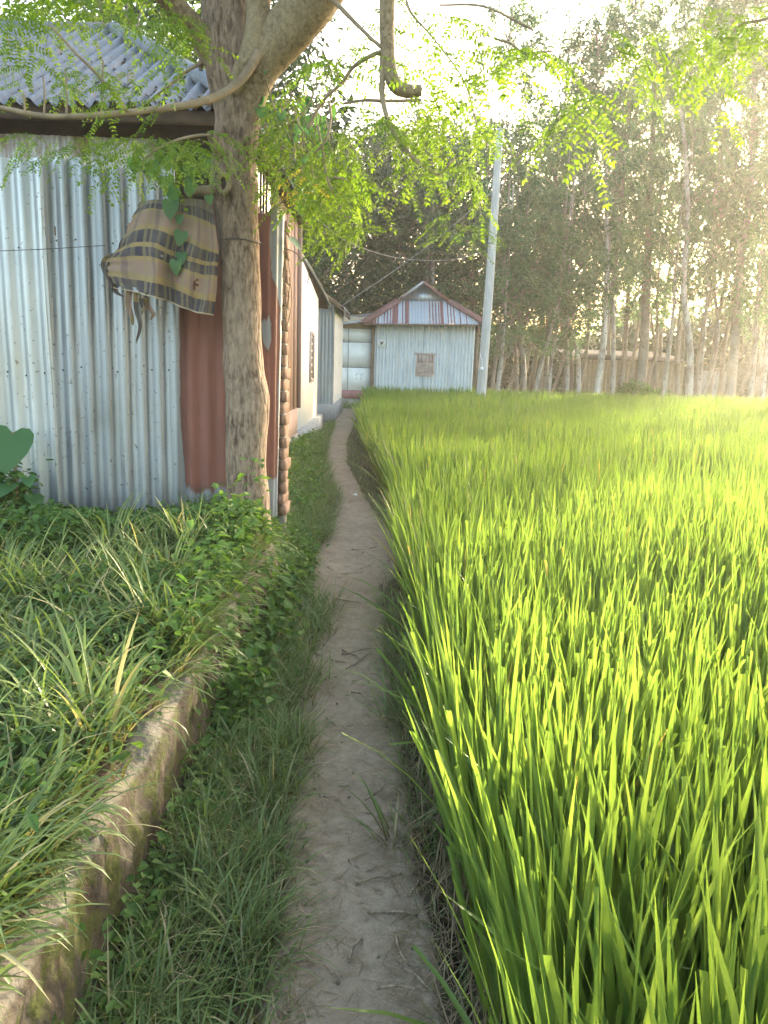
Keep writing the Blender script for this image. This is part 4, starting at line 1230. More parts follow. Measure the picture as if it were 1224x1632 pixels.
# ------------------------------------------------------------------ the big tree
TY = 4.62
tree = thing('leaning_tree', 'large forked tree with rough grey brown trunk in front of the tin fence', 'tree', (-0.85, TY, .5))
def pxw(px_, Y): return px_ * Y / F_PX
tk = [(394, 850, 78), (394, 800, 70), (392, 740, 66), (393, 690, 66), (394, 640, 70), (388, 590, 62), (386, 520, 60), (384, 450, 59), (381, 390, 60), (377, 340, 66), (374, 300, 72), (373, 260, 66), (376, 215, 64), (378, 180, 68), (374, 140, 74), (369, 90, 78), (366, 40, 78), (364, -40, 80), (360, -150, 76), (352, -300, 70)]
tp_ = np.array([np.append(at(a, b, TY), pxw(w, TY) * .5) for a, b, w in tk])
tp_ = smooth_path(tp_, 110)
Vt, Ft = tube_geo(tp_[:, :3], tp_[:, 3], 26, 0.055, True, 2.0)
part('trunk', Vt, Ft, M['bark'], tree)


def limb(name, pts, mat, seg=14, n=40, rough=.06, seed=1, wires=None, parent=None):
    P = np.array([np.append(at(a, b, d), pxw(w, d) * .5) for a, b, w, d in pts])
    P = smooth_path(P, n)
    V, Fq = tube_geo(P[:, :3], np.maximum(P[:, 3], .0015), seg, rough, True, seed)
    part(name, V, Fq, mat, parent or tree)
    return P


limb('limb', [(382, 222, 30, 4.62), (391, 178, 46, 4.60), (402, 132, 56, 4.58), (424, 88, 64, 4.54), (468, 38, 68, 4.48), (512, -22, 70, 4.4), (560, -100, 66, 4.3), (605, -200, 60, 4.2)], M['limb'], 22, 60, .05, 4)
limb('limb', [(352, 130, 20, 4.6), (336, 85, 34, 4.58), (310, 45, 34, 4.5), (280, 12, 34, 4.4), (250, -30, 34, 4.3), (200, -120, 30, 4.2)], M['limb'], 14, 40, .05, 6)
limb('limb', [(372, 150, 16, 4.50), (384, 118, 26, 4.47), (400, 86, 34, 4.47), (410, 40, 34, 4.46), (412, -10, 36, 4.45), (420, -120, 34, 4.4)], M['limb'], 14, 40, .07, 7)
limb('branch', [(412, 84, 15, 4.43), (392, 118, 13, 4.40), (366, 142, 12, 4.36), (340, 156, 12, 4.3), (300, 167, 11, 4.2), (250, 174, 10, 4.1), (190, 181, 10, 4.0), (120, 186, 9, 3.9), (60, 184, 8, 3.85), (0, 172, 7.5, 3.8), (-60, 168, 6, 3.8)], M['branch'], 10, 60, .04, 8)
limb('branch', [(620, -40, 24, 4.2), (617, 20, 22, 4.2), (617, 70, 21, 4.2), (621, 110, 20, 4.2), (630, 136, 22, 4.2), (648, 145, 20, 4.2), (672, 144, 16, 4.2)], M['limb'], 12, 40, .08, 9)
limb('branch', [(611, 75, 9, 4.2), (609, 120, 9, 4.2), (611, 165, 8, 4.15), (626, 208, 7, 4.1), (652, 245, 6, 4.05), (680, 268, 5.5, 4.0), (698, 278, 4, 4.0), (716, 262, 3, 3.95), (724, 252, 2, 3.95)], M['branch'], 8, 50, .03, 10)
for pts in ([(531, 0, 8, 4.3), (560, 30, 7, 4.25), (588, 58, 6, 4.2), (611, 78, 6, 4.2)],
            [(612, 80, 6, 4.2), (585, 92, 6, 4.2), (562, 108, 5.5, 4.25), (545, 132, 5, 4.3), (520, 155, 5, 4.35), (503, 180, 4.5, 4.4), (490, 205, 4, 4.4)],
            [(548, 165, 4, 4.25), (580, 160, 4.5, 4.2), (620, 161, 5, 4.2), (672, 160, 5, 4.2)],
            [(524, 160, 4, 4.35), (527, 190, 4, 4.35), (518, 225, 4, 4.35), (495, 250, 3, 4.4)],
            [(506, 200, 4, 4.4), (515, 245, 4, 4.4), (522, 285, 3.5, 4.35), (548, 342, 3, 4.3), (560, 346, 2.5, 4.3)],
            [(518, 277, 4, 4.35), (540, 284, 4, 4.3), (562, 283, 3.5, 4.3), (574, 276, 3, 4.3)],
            [(345, 216, 5, 4.45), (315, 216, 5, 4.4), (280, 224, 4, 4.3), (250, 238, 3.5, 4.25), (232, 252, 3, 4.2)],
            [(204, 178, 5, 4.0), (160, 124, 5, 3.95), (120, 84, 4, 3.9), (80, 40, 3.5, 3.9)],
            [(338, 92, 5, 4.6), (300, 112, 5, 4.55), (265, 140, 4.5, 4.5), (238, 162, 4, 4.45)],
            [(335, 60, 12, 4.6), (322, 90, 10, 4.6), (320, 112, 6, 4.6)],
            [(700, 8, 3, 4.0), (770, 10, 4, 3.9), (830, 38, 4, 3.8), (850, 48, 3, 3.8)],
            [(790, 62, 3, 3.8), (815, 70, 4, 3.8), (835, 84, 3, 3.8), (880, 82, 2.5, 3.75)],
            [(1224, 30, 4, 3.3), (1180, 40, 4, 3.3), (1160, 62, 3, 3.3), (1150, 70, 2, 3.3)],
            [(640, -30, 4, 4.1), (655, 20, 4, 4.0), (690, 60, 3, 4.0), (740, 130, 3, 3.9), (760, 200, 2, 3.9)],
            [(106, 186, 3.5, 3.88), (106, 150, 3, 3.88), (104, 110, 2.5, 3.88)], [(162, 181, 3.5, 3.97), (162, 150, 3.5, 3.97), (164, 95, 2.5, 3.97)],
            [(70, 184, 3, 3.85), (71, 150, 3, 3.85), (68, 120, 2, 3.85)], [(40, 182, 3, 3.82), (38, 150, 3, 3.82)]):
    limb('twig', pts, M['branch'], 6, 22, .03, 11)
# stub and knot hole
stub = limb('broken_stub', [(366, 262, 30, 4.58), (352, 242, 28, 4.52), (340, 216, 20, 4.46), (338, 208, 10, 4.45)], M['bark'], 12, 14, .16, 13)
kc = at(357, 293, 4.455)
ring = [kc + np.array((.030 * math.cos(a), -.012 + .006 * math.sin(2 * a), .048 * math.sin(a))) for a in np.linspace(0, 2 * math.pi, 20)]
Vk, Fk = tube_geo(ring, .014, 8, .15, False, 3)
part('knot_ring', Vk, Fk, M['limb'], tree)
mb = MB(); mb.tube([kc + (0, .03, 0), kc + (0, -.006, 0)], [.034, .030], 12); mb.build('knot_hollow', M['dark_wood'], tree, True)
limb('broken_stub', [(382, 300, 16, 4.6), (330, 304, 15, 4.52), (310, 304, 14, 4.48), (296, 306, 12, 4.45)], M['branch'], 10, 14, .08, 15)
limb('twig', [(300, 286, 4, 4.44), (309, 268, 5, 4.44), (313, 262, 4, 4.44), (335, 278, 3, 4.45)], M['branch'], 6, 10, .03, 14)
# wire tied round the trunk
zz = at(382, 386, TY)
ring = [zz + np.array((.118 * math.cos(a), .118 * math.sin(a), .004 * math.sin(3 * a))) for a in np.linspace(0, 2 * math.pi, 40)]
Vk, Fk = tube_geo(ring, .003, 5, 0, False); part('wire_tie', Vk, Fk, M['wire'], tree)

# leaf sprays (several pinnate leaves on one twig)
def spray_mesh(seed, mat, nf=6, yellow=0.0):
    r = np.random.RandomState(seed)
    g = Veg(); mb = MB()
    stem = smooth_path([(0, 0, 0), (.10, .02 * r.randn(), -.01), (.22, .03 * r.randn(), -.06), (.32, .03 * r.randn(), -.12)], 10)
    mb.tube(stem, np.linspace(.0022, .001, 10), 4)
    for f in range(nf):
        t = (f + .6) / nf
        b = stem[min(9, int(t * 9))]
        az = (1 if f % 2 else -1) * r.uniform(.5, 1.15) * (1 - .5 * (f == nf - 1))
        Lf = r.uniform(.13, .22)
        dirv = np.array((math.cos(az), math.sin(az), r.uniform(-.35, .1)))
        pl = smooth_path([b, b + dirv * Lf * .5 + (0, 0, -.01), b + dirv * Lf + (0, 0, -.05)], 9)
        mb.tube(pl, .0009, 3, cap=False)
        np_ = 8
        B, D = [], []
        tang = np.gradient(pl, axis=0)
        for q in range(1, np_ + 1):
            k = q / np_ * 8
            i0 = min(7, int(k)); p = pl[i0] + (pl[i0 + 1] - pl[i0]) * (k - i0)
            tg = tang[i0] / np.linalg.norm(tang[i0]); sd = np.cross(tg, (0, 0, 1)); sd /= np.linalg.norm(sd)
            for sg in (-1, 1):
                B.append(p); D.append(tg * .35 + sd * sg + np.array((0, 0, -.15 + .25 * r.randn())))
        B.append(pl[-1]); D.append(tang[-1])
        B, D = np.array(B), np.array(D)
        n = len(B)
        L = r.uniform(.022, .034, n) 
        tint = np.clip(r.uniform(.1, .86) + r.normal(0, .08, n), 0, .88)
        if r.rand() < yellow: tint[:] = .97
        g.add(ovals(B, D, np.tile((0., 0, 1), (n, 1)) + r.normal(0, .25, (n, 3)), L, L * .55, tint, .15, .1))
    g.V.append(np.concatenate(mb.V)); 
    nst = len(g.V[-1])
    for f in mb.F: g.F.append(f + g.n)
    g.T.append(np.full(nst, .6)); g.A.append(np.ones(nst)); g.n += nst
    return g.mesh('leaf_spray', mat)


SPR = [spray_mesh(100 + k, M['frond'], 6 + k % 2, .05) for k in range(6)]
SPR_Y = [spray_mesh(120, M['frond'], 6, .8)]
spray_count = 0
extra = []
def sprays(poly, d, n, spread, dd=.25, sc=(.75, 1.15), face=None, yellow=0.0):
    """n sprays scattered about a pixel polyline at distance d"""
    global spray_count
    P = smooth_path([(a, b) for a, b in poly], 60) if len(poly) > 1 else np.array([poly[0]] * 60)
    for k in range(n):
        c = P[random.randrange(60)]
        q = at(c[0] + random.gauss(0, spread), c[1] + random.gauss(0, spread * .6), d + random.gauss(0, dd))
        az = random.uniform(0, 6.28) if face is None else face + random.gauss(0, .9)
        rot = (random.gauss(0, .3), random.uniform(.0, .75), az)
        s = random.uniform(*sc)
        me = random.choice(SPR_Y if random.random() < yellow else SPR)
        if spray_count < 296:
            link('leaf_spray', me, tree, q, rot, s); spray_count += 1
        else:
            extra.append((me, q, rot, s))


random.seed(21)
# right of the trunk, drooping
A_S = (.62, .95)
sprays([(470, 230), (500, 270), (540, 290)], 4.5, 15, 20, .3, A_S)
sprays([(430, 200), (470, 230)], 4.6, 8, 18, .3, A_S)
sprays([(440, 150), (470, 190)], 4.7, 7, 12, .3, A_S)
sprays([(520, 170), (555, 230), (560, 330)], 4.4, 17, 20, .3, A_S)
sprays([(470, 275), (500, 300)], 4.3, 8, 10, .15, (.5, .7), yellow=.3)
sprays([(500, 330), (540, 345), (580, 360)], 4.3, 9, 11, .2, (.5, .8))
sprays([(540, 120), (580, 60), (560, 20)], 4.6, 10, 22, .4, A_S)
sprays([(580, 190), (640, 180), (690, 200)], 4.2, 12, 18, .3, A_S)
sprays([(640, 80), (680, 110), (700, 170)], 4.2, 14, 18, .3, A_S)
sprays([(650, 250), (700, 265), (770, 265)], 4.0, 10, 11, .2, (.5, .75))
sprays([(715, 340), (735, 360), (738, 380)], 4.0, 4, 7, .15, (.4, .6))
sprays([(640, 10), (690, 20), (710, 40)], 4.0, 6, 14, .3, A_S)
# below the long branch
sprays([(30, 215), (110, 225), (200, 220), (300, 230), (340, 200)], 4.1, 34, 11, .2, (.45, .75))
sprays([(240, 240), (290, 238), (330, 248)], 4.2, 6, 9, .15, (.4, .65))
# over the roof
sprays([(0, 20), (120, 15), (240, 25), (310, 50)], 3.9, 30, 16, .4, (.45, .75))
sprays([(10, 70), (90, 110), (180, 130), (300, 160)], 4.0, 22, 20, .3, (.35, .6))
# upper right overhanging
sprays([(800, 75), (840, 80), (880, 85)], 3.8, 8, 14, .2, A_S)
sprays([(770, 170), (800, 200), (790, 240)], 3.9, 9, 16, .2, (.4, .65))
sprays([(930, 60), (980, 65), (1030, 70)], 3.6, 6, 13, .2, A_S)
sprays([(915, 130), (940, 150), (950, 170)], 3.6, 5, 10, .15, A_S)
sprays([(1080, 60), (1150, 80), (1224, 30)], 3.3, 10, 20, .2, (.5, .75))
sprays([(1100, 10), (1160, 15), (1230, 5)], 3.3, 8, 18, .2, (.5, .75))
# above and beyond the frame (they shade and fill the canopy)
sprays([(300, -230), (500, -260), (700, -220)], 4.2, 44, 50, .5)
sprays([(100, -130), (250, -150)], 4.0, 24, 30, .5)
if extra:
    MV, MF, MT, nn_ = [], [], [], 0
    cache = {}
    for me, q, rot, s in extra:
        if me.name not in cache:
            co = np.empty(len(me.vertices) * 3, np.float32); me.vertices.foreach_get('co', co)
            ti = np.empty(len(me.vertices), np.float32); me.attributes['tint'].data.foreach_get('value', ti)
            cache[me.name] = (co.reshape(-1, 3), ti, [tuple(p.vertices) for p in me.polygons])
        co, ti, fs = cache[me.name]
        from mathutils import Euler
        R = np.array(Euler(rot).to_matrix())
        MV.append(co @ R.T * s + q); MT.append(ti)
        MF += [tuple(v + nn_ for v in f) for f in fs]; nn_ += len(co)
    o = part('foliage', np.concatenate(MV), MF, M['frond'], tree, {'tint': np.concatenate(MT), 'along': np.ones(nn_)})
    o['kind'] = 'stuff'

# ------------------------------------------------------------------ climbing vines
vine = thing('climbing_vine', 'heart leaved vine hanging over the fence top and the checked cloth', 'vine', tuple(at(290, 250, 4.4)))
for pts in ([(330, 225), (300, 240), (270, 262), (262, 300), (270, 345), (268, 380)], [(262, 262), (230, 255), (215, 262)], [(300, 250), (290, 300), (288, 350), (292, 400)], [(330, 270), (328, 300), (332, 330)], [(285, 330), (280, 400), (276, 440)]):
    P = smooth_path([at(a, b, 4.40) for a, b in pts], 20)
    MB().tube(P, .0022, 5).build('stem', M['vine_stem'], vine, True)
for (a, b, s, rz) in ((214, 262, .075, .4), (243, 268, .085, -.3), (263, 258, .07, .5), (232, 282, .06, 2), (264, 292, .085, .1), (302, 272, .08, -.4), (304, 298, .075, .6), (275, 308, .085, -.1), (272, 330, .09, .1), (291, 378, .075, .2), (280, 424, .075, -.4), (289, 412, .06, .3), (331, 320, .05, .1), (330, 262, .07, -.7), (252, 250, .06, .9), (286, 352, .05, -.3)):
    q = at(a + random.uniform(-2, 2), b - 8, 4.385 + random.uniform(-.02, .01))
    link('leaf', random.choice(HEART), vine, q, (math.radians(-78 + random.uniform(-18, 18)), random.uniform(-.25, .25), math.pi + rz * .6), s * 1.05)

vine2 = thing('hanging_vine', 'tangle of thin bare vines and leaves hanging right of the trunk', 'vine', tuple(at(440, 200, 4.7)))
random.seed(5)
vst = []
for k in range(26):
    a = random.uniform(410, 520); b = random.uniform(20, 190); ln = random.uniform(80, 220); d = random.uniform(4.4, 4.9)
    pts = [(a, b), (a + random.gauss(0, 10), b + ln * .35), (a + random.gauss(0, 16), b + ln * .7), (a + random.gauss(0, 14), b + ln)]
    sp_ = smooth_path([at(x_, y_, d) for x_, y_ in pts], 16); vst.append(sp_)
    MB().tube(sp_, random.uniform(.0018, .0045), 5).build('stem', M['vine_stem'], vine2, True)
for k in range(16):
    a = random.uniform(484, 515)
    pts = [(a, 270), (a + random.gauss(0, 5), 310), (a + random.gauss(4, 5), 345)]
    MB().tube(smooth_path([at(x_, y_, 5.6) for x_, y_ in pts], 10), .003, 4).build('stem', M['vine_stem'], vine2, True)
for k in range(46):
    link('leaf', random.choice(HEART), vine2, random.choice(vst)[random.randrange(2, 15)], (math.radians(-70 + random.uniform(-30, 30)), random.uniform(-.5, .5), math.pi + random.gauss(0, .9)), random.uniform(.04, .08))
# dry stems clinging to the pier
pv = thing('dry_creeper', 'dry brown creeper stems clinging to the toothed brick pier', 'vine', tuple(at(450, 420, 5.05)))
for k in range(6):
    a = random.uniform(446, 462); b = random.uniform(385, 480)
    pts = [(a, b), (a + random.gauss(2, 5), b + 30), (a + random.gauss(-2, 5), b + 65), (a + random.gauss(-4, 4), b + random.uniform(80, 150))]
    MB().tube(smooth_path([at(x_, y_, 5.02) for x_, y_ in pts], 14), random.uniform(.0018, .003), 4).build('stem', M['vine_stem'], pv, True)
MB().tube(smooth_path([at(a, b, 5.0) for a, b in ((452, 396), (470, 402), (484, 418), (492, 440), (489, 452))], 16), .003, 5).build('stem', M['vine_stem'], pv, True)
link('leaf', HEART[1], pv, at(463, 380, 4.98), (math.radians(-40), .2, math.pi + 1.2), .1)

# ------------------------------------------------------------------ checked cloth
cloth = thing('checked_cloth', 'torn checked cloth in ochre and dark bands hung on the fence by the tree', 'cloth', tuple(at(270, 330, 4.45)))
# control net in photo pixels (rows top->bottom) with distance
net = [[(222, 322, 4.50), (245, 318, 4.46), (285, 316, 4.44), (320, 318, 4.45), (338, 328, 4.47)],
       [(200, 365, 4.47), (238, 350, 4.39), (285, 362, 4.40), (322, 380, 4.43), (348, 392, 4.47)],
       [(180, 402, 4.45), (232, 392, 4.34), (275, 408, 4.40), (315, 420, 4.42), (346, 424, 4.47)],
       [(164, 424, 4.46), (235, 430, 4.31), (270, 438, 4.40), (312, 456, 4.41), (344, 462, 4.47)],
       [(180, 458, 4.46), (233, 470, 4.30), (272, 482, 4.41), (308, 496, 4.41), (338, 502, 4.46)]]
NR, NC = 40, 44
rows3 = [smooth_path([at(*c) for c in r], NC) for r in net]
grid = np.array([smooth_path([rows3[r][c] for r in range(5)], NR) for c in range(NC)]).transpose(1, 0, 2)
CU, CV = np.meshgrid(np.linspace(0, 1, NC), np.linspace(0, 1, NR))
for r_ in range(NR):
    for c_ in range(NC):
        f = .021 * math.sin(c_ * .55 + r_ * .08 + 1.4 * mnoise.noise(Vector((c_ * .1, r_ * .05, 3)))) * (r_ / NR + .3) + .006 * abs(math.sin(c_ * .21 - r_ * .05 + 1)) + .020 * mnoise.noise(Vector((c_ * .12, r_ * .09, 5)))
        grid[r_, c_, 1] += f
        if c_ < 9:
            k_ = (1 - c_ / 9) ** 1.5
            grid[r_, c_, 0] += k_ * (.045 * mnoise.noise(Vector((r_ * .23, 2, 1))) + .02 * mnoise.noise(Vector((r_ * .7, 5, 1))))
            grid[r_, c_, 1] += k_ * .05 * mnoise.noise(Vector((r_ * .3, 8, 1)))
        grid[r_, c_, 2] += .004 * mnoise.noise(Vector((c_ * .3, r_ * .3, 1)))
i = np.arange(NR * NC).reshape(NR, NC)
holes = {(27, 31), (28, 31), (28, 32), (29, 31), (26, 32), (30, 31), (21, 17), (33, 22)} | {(38, 1), (38, 2), (37, 1), (38, 3), (36, 0), (37, 0), (38, 0), (35, 0), (38, 6), (37, 6), (38, 7), (38, 10), (31, 0), (30, 0)}
Fq = [(i[r_, c_], i[r_ + 1, c_], i[r_ + 1, c_ + 1], i[r_, c_ + 1]) for r_ in range(NR - 1) for c_ in range(NC - 1) if (r_, c_) not in holes]
part('fabric', grid.reshape(-1, 3), Fq, M['cloth'], cloth, {'cu': CU.ravel(), 'cv': CV.ravel()})
hem = grid[-1] + (0, -.003, 0)
MB().tube(hem, .0028, 5).build('hem', M['beige'], cloth, True)
def rag(pts, w, d, cv, name='rag'):
    P = smooth_path([at(a, b, d) for a, b in pts], 14)
    V, cu, cvv = [], [], []
    for k, p in enumerate(P):
        ww = w * (1 - .75 * (k / 13) ** 2)
        for s in (-1, -.3, .4, 1):
            V.append(p + np.array((s * ww, .012 * math.sin(s * 3 + k * .5), 0))); cu.append(.1 + .1 * s); cvv.append(cv + k * .012)
    j = np.arange(len(V)).reshape(14, 4)
    part(name, V, np.stack([j[:-1, :-1], j[1:, :-1], j[1:, 1:], j[:-1, 1:]], -1).reshape(-1, 4), M['cloth'], cloth, {'cu': cu, 'cv': cvv})
rag([(207, 462), (206, 485), (209, 505), (212, 518)], .018, 4.42, .70)
rag([(217, 466), (219, 495), (222, 520), (217, 547)], .016, 4.40, .84)
rag([(232, 474), (236, 488), (243, 500), (240, 510)], .022, 4.41, .62)
rag([(190, 448), (184, 462), (190, 470), (200, 474)], .02, 4.43, .86)
rag([(182, 404), (170, 414), (166, 428), (174, 446), (184, 462)], .022, 4.47, .45)
rag([(225, 475), (228, 490), (226, 500)], .012, 4.39, .9)

# ------------------------------------------------------------------ debris on the path
random.seed(31)
twig_me = []
for k in range(8):
    b = random.uniform(-.25, .25)
    mb = MB(); mb.tube(smooth_path([(-.5, 0, .0), (-.15, b * .3, .02), (.2, b * .35, 0), (.5, b * -.2, .01)], 9), np.linspace(.016, .009, 9) * random.uniform(.6, 1.1), 5)
    twig_me.append(mb.mesh('twig', M['twig'], True))
def zpath(x, y): return float(path_z(x, y)) + .002
def lay(px1, py1, px2, py2, fat=1.0, lab='dry twig lying on the trodden earth path'):
    a, b = gr(px1, py1, .012), gr(px2, py2, .012)
    c = (a + b) / 2; L = np.linalg.norm(b - a)
    o = link('twig', random.choice(twig_me), None, (c[0], c[1], zpath(c[0], c[1]) + .006), (random.uniform(0, 6), 0, math.atan2(b[1] - a[1], b[0] - a[0])), (L, .29 * fat, .29 * fat))
    tag(o, lab, 'twig', 'dry twigs scattered on the path')
for q in ((545, 1040, 600, 1062), (550, 1072, 604, 1035), (497, 1042, 550, 1062), (521, 1085, 530, 1118), (505, 1232, 512, 1280), (500, 1262, 555, 1255), (515, 1275, 590, 1305), (573, 1313, 636, 1340),
          (555, 1378, 600, 1392), (566, 1416, 640, 1400), (586, 1465, 665, 1468), (522, 908, 556, 920), (535, 958, 572, 964), (560, 880, 600, 876), (545, 1048, 590, 1038), (562, 1090, 606, 1072), (600, 1300, 640, 1312), (520, 955, 535, 970),
          (488, 1540, 545, 1570), (640, 1560, 690, 1600), (600, 1590, 690, 1595), (520, 1150, 560, 1165), (470, 1000, 500, 985), (590, 1012, 612, 990), (640, 880, 610, 905), (560, 1110, 600, 1125), (630, 1500, 665, 1560), (555, 1540, 580, 1500)):
    lay(*q)
for k in range(60):
    y = .95 + 7 * random.betavariate(.9, 1.8); u = random.random()
    u = u ** 2 if random.random() < .5 else 1 - u ** 2
    x = float(pL(y)) + u * float(pR(y) - pL(y)); L = random.uniform(.025, .12); a = random.uniform(0, 3.1)
    o = link('twig', random.choice(twig_me), None, (x, y, zpath(x, y)), (random.uniform(0, 6), random.gauss(0, .06), a), (L, .2, .2))
    tag(o, 'dry twig lying on the trodden earth path', 'twig', 'dry twigs scattered on the path')
peb = []
for k in range(3):
    V, Fq = tube_geo([(0, 0, -.5), (0, 0, -.3), (0, 0, .2), (0, 0, .5)], [.3, .55, .5, .15], 7, .3, True, k * 3.0)
    peb.append(make_mesh('clod', V, Fq, M['path'], None, True))
for k in range(70):
    y = .95 + 6 * random.betavariate(.9, 1.6); x = float(pL(y)) + random.random() * float(pR(y) - pL(y)); s = random.uniform(.004, .011)
    tag(link('clod', peb[k % 3], None, (x, y, zpath(x, y)), (random.uniform(0, 3), random.uniform(0, 3), 0), (s * 1.4, s, s)), 'tiny clod of earth lying on the path', 'clod', 'earth clods on the path')
q = gr(566, 792, .01)
o = link('stone', peb[0].copy(), None, (q[0], q[1], .035), (0, 0, .3), (.05, .035, .03)); o.data.materials.clear(); o.data.materials.append(M['white'])
tag(o, 'small pale stone at the edge of the path where it bends', 'stone')
q = gr(606, 948, .0)
mb = MB(); mb.tube([q + (0, 0, -.02), q + (0.0, 0, .06), q + (.01, 0, .085)], [.016, .015, .011], 6)
tag(mb.build('wooden_stub', M['twig'], None, True), 'short dark wooden stub standing at the right edge of the path', 'stub')

# ------------------------------------------------------------------ background trees
def crown_mesh(name, seed, h0, h1, rad, ncl, per, Ll, Wl, mat, droop=.8, clr=.55, bw=.018):
    """crown: limbs plus drooping leaf clumps; origin at the trunk foot"""
    r = np.random.RandomState(seed)
    # clump centres
    t = r.uniform(0, 1, ncl) ** .8
    z = h0 + (h1 - h0) * t
    env = rad * np.sin(np.pi * np.clip(.12 + .80 * t, 0, 1)) ** .7
    a = r.uniform(0, 6.28, ncl); rr = env * np.sqrt(r.uniform(0.02, 1, ncl))
    c = np.stack([rr * np.cos(a), rr * np.sin(a), z], 1)
    n = ncl * per
    ci = np.repeat(np.arange(ncl), per)
    size = r.uniform(.5, 1.2, ncl)[ci, None] * clr
    p = c[ci] + r.normal(0, .45, (n, 3)) * size * np.array((1, 1, 1.15))
    a = r.uniform(0, 6.28, n); dn = r.uniform(-.2, 1.2, n) * droop
    d = np.stack([np.cos(a), np.sin(a), -dn * 1.4], 1); d /= np.linalg.norm(d, axis=1)[:, None]
    s = np.cross(d, r.normal(0, 1, (n, 3))); s /= np.linalg.norm(s, axis=1)[:, None]
    L = (Ll * r.uniform(.6, 1.3, n))[:, None]; W = L * Wl
    V = np.stack([p, p + d * L * .45 + s * W, p + d * L, p + d * L * .45 - s * W], 1).reshape(-1, 3)
    T = np.repeat(np.clip(r.beta(.8, 1.2, ncl)[ci] * .85 + r.normal(0, .07, n), 0, .9), 4)
    F1 = np.arange(4 * n).reshape(n, 4)
    mb = MB()
    for k in range(0, ncl, max(1, ncl // 34)):
        zb = max(h0 * .75, c[k, 2] - r.uniform(.6, 1.8))
        mb.tube(smooth_path([(0, 0, zb), (c[k, 0] * .45, c[k, 1] * .45, (zb + c[k, 2]) / 2 + .1), c[k]], 5), np.linspace(bw * 1.4, bw * .4, 5), 4, cap=False)
    Vb = np.concatenate(mb.V); fb = [f + 4 * n for f in []]
    off = 4 * n
    faces = [F1]
    for f in mb.F: faces.append(f + off)
    nf1 = n; nf2 = sum(len(f) for f in mb.F)
    return make_mesh(name, np.concatenate([V, Vb]), faces, [mat, M['pale_bark']], {'tint': np.concatenate([T, np.full(len(Vb), .25)]), 'along': np.ones(len(V) + len(Vb))}, smooth=False,
                     fmat=np.concatenate([np.zeros(nf1), np.ones(nf2)]))


SLIM = [crown_mesh('crown', 40 + k, 3.6, 15.8, 1.9, 84, 54, .24, .13, M['crown'], 1.0, .44) for k in range(4)]
LOWER = [crown_mesh('crown', 50 + k, 2.6, 9.5, 2.0, 88, 54, .23, .13, M['crown'], 1.0, .48) for k in range(3)]
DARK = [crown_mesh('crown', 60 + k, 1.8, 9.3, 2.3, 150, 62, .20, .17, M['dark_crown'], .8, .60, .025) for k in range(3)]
GREEN = [crown_mesh('crown', 70 + k, 2.2, 8.0, 2.0, 120, 60, .12, .26, M['frond'], .6, .5, .02) for k in range(2)]


def far_tree(name, label, group, base, crown, path_px=None, wpx=6, tint=.7, h=None, s=1.0, sz=1.0, cat='tree', bend=.15):
    """base (x,y); optional photo-pixel trunk course"""
    gz = float(ground_z(base[0], base[1]))
    t = thing(name, label, cat, (base[0], base[1], gz), group)
    Y = base[1]
    H = (h or 13.0) * sz
    if path_px:
        P = [at(a, b, Y) for a, b in path_px]
        P[0][2] = gz - .1
        top = P[-1]
        drift = (P[-1] - P[0]); 
        if P[-1][2] < H * .8: P.append(P[-1] + np.array((drift[0] * .25, 0, H * .85 - P[-1][2])))
    else:
        P = [(base[0], base[1], gz - .1)]
        x_, y_ = base
        for k in range(1, 5):
            x_ += random.gauss(0, bend); y_ += random.gauss(0, bend)
            P.append((x_, y_, H * .22 * k))
    P = smooth_path(np.array(P), 20)
    r0 = wpx * Y / F_PX / 2
    V, Fq = tube_geo(P, np.linspace(r0, r0 * .35, 20) * (1 + .25 * np.exp(-np.linspace(0, 9, 20))), 7, .08, True, base[0])
    part('trunk', V, Fq, M['pale_bark'], t, {'tint': np.full(len(V), tint)})
    mid = P[11]
    link('crown', crown, t, (mid[0], mid[1], gz), (random.gauss(0, .02), random.gauss(0, .02), random.uniform(0, 6.28)), (s, s, sz))
    return t


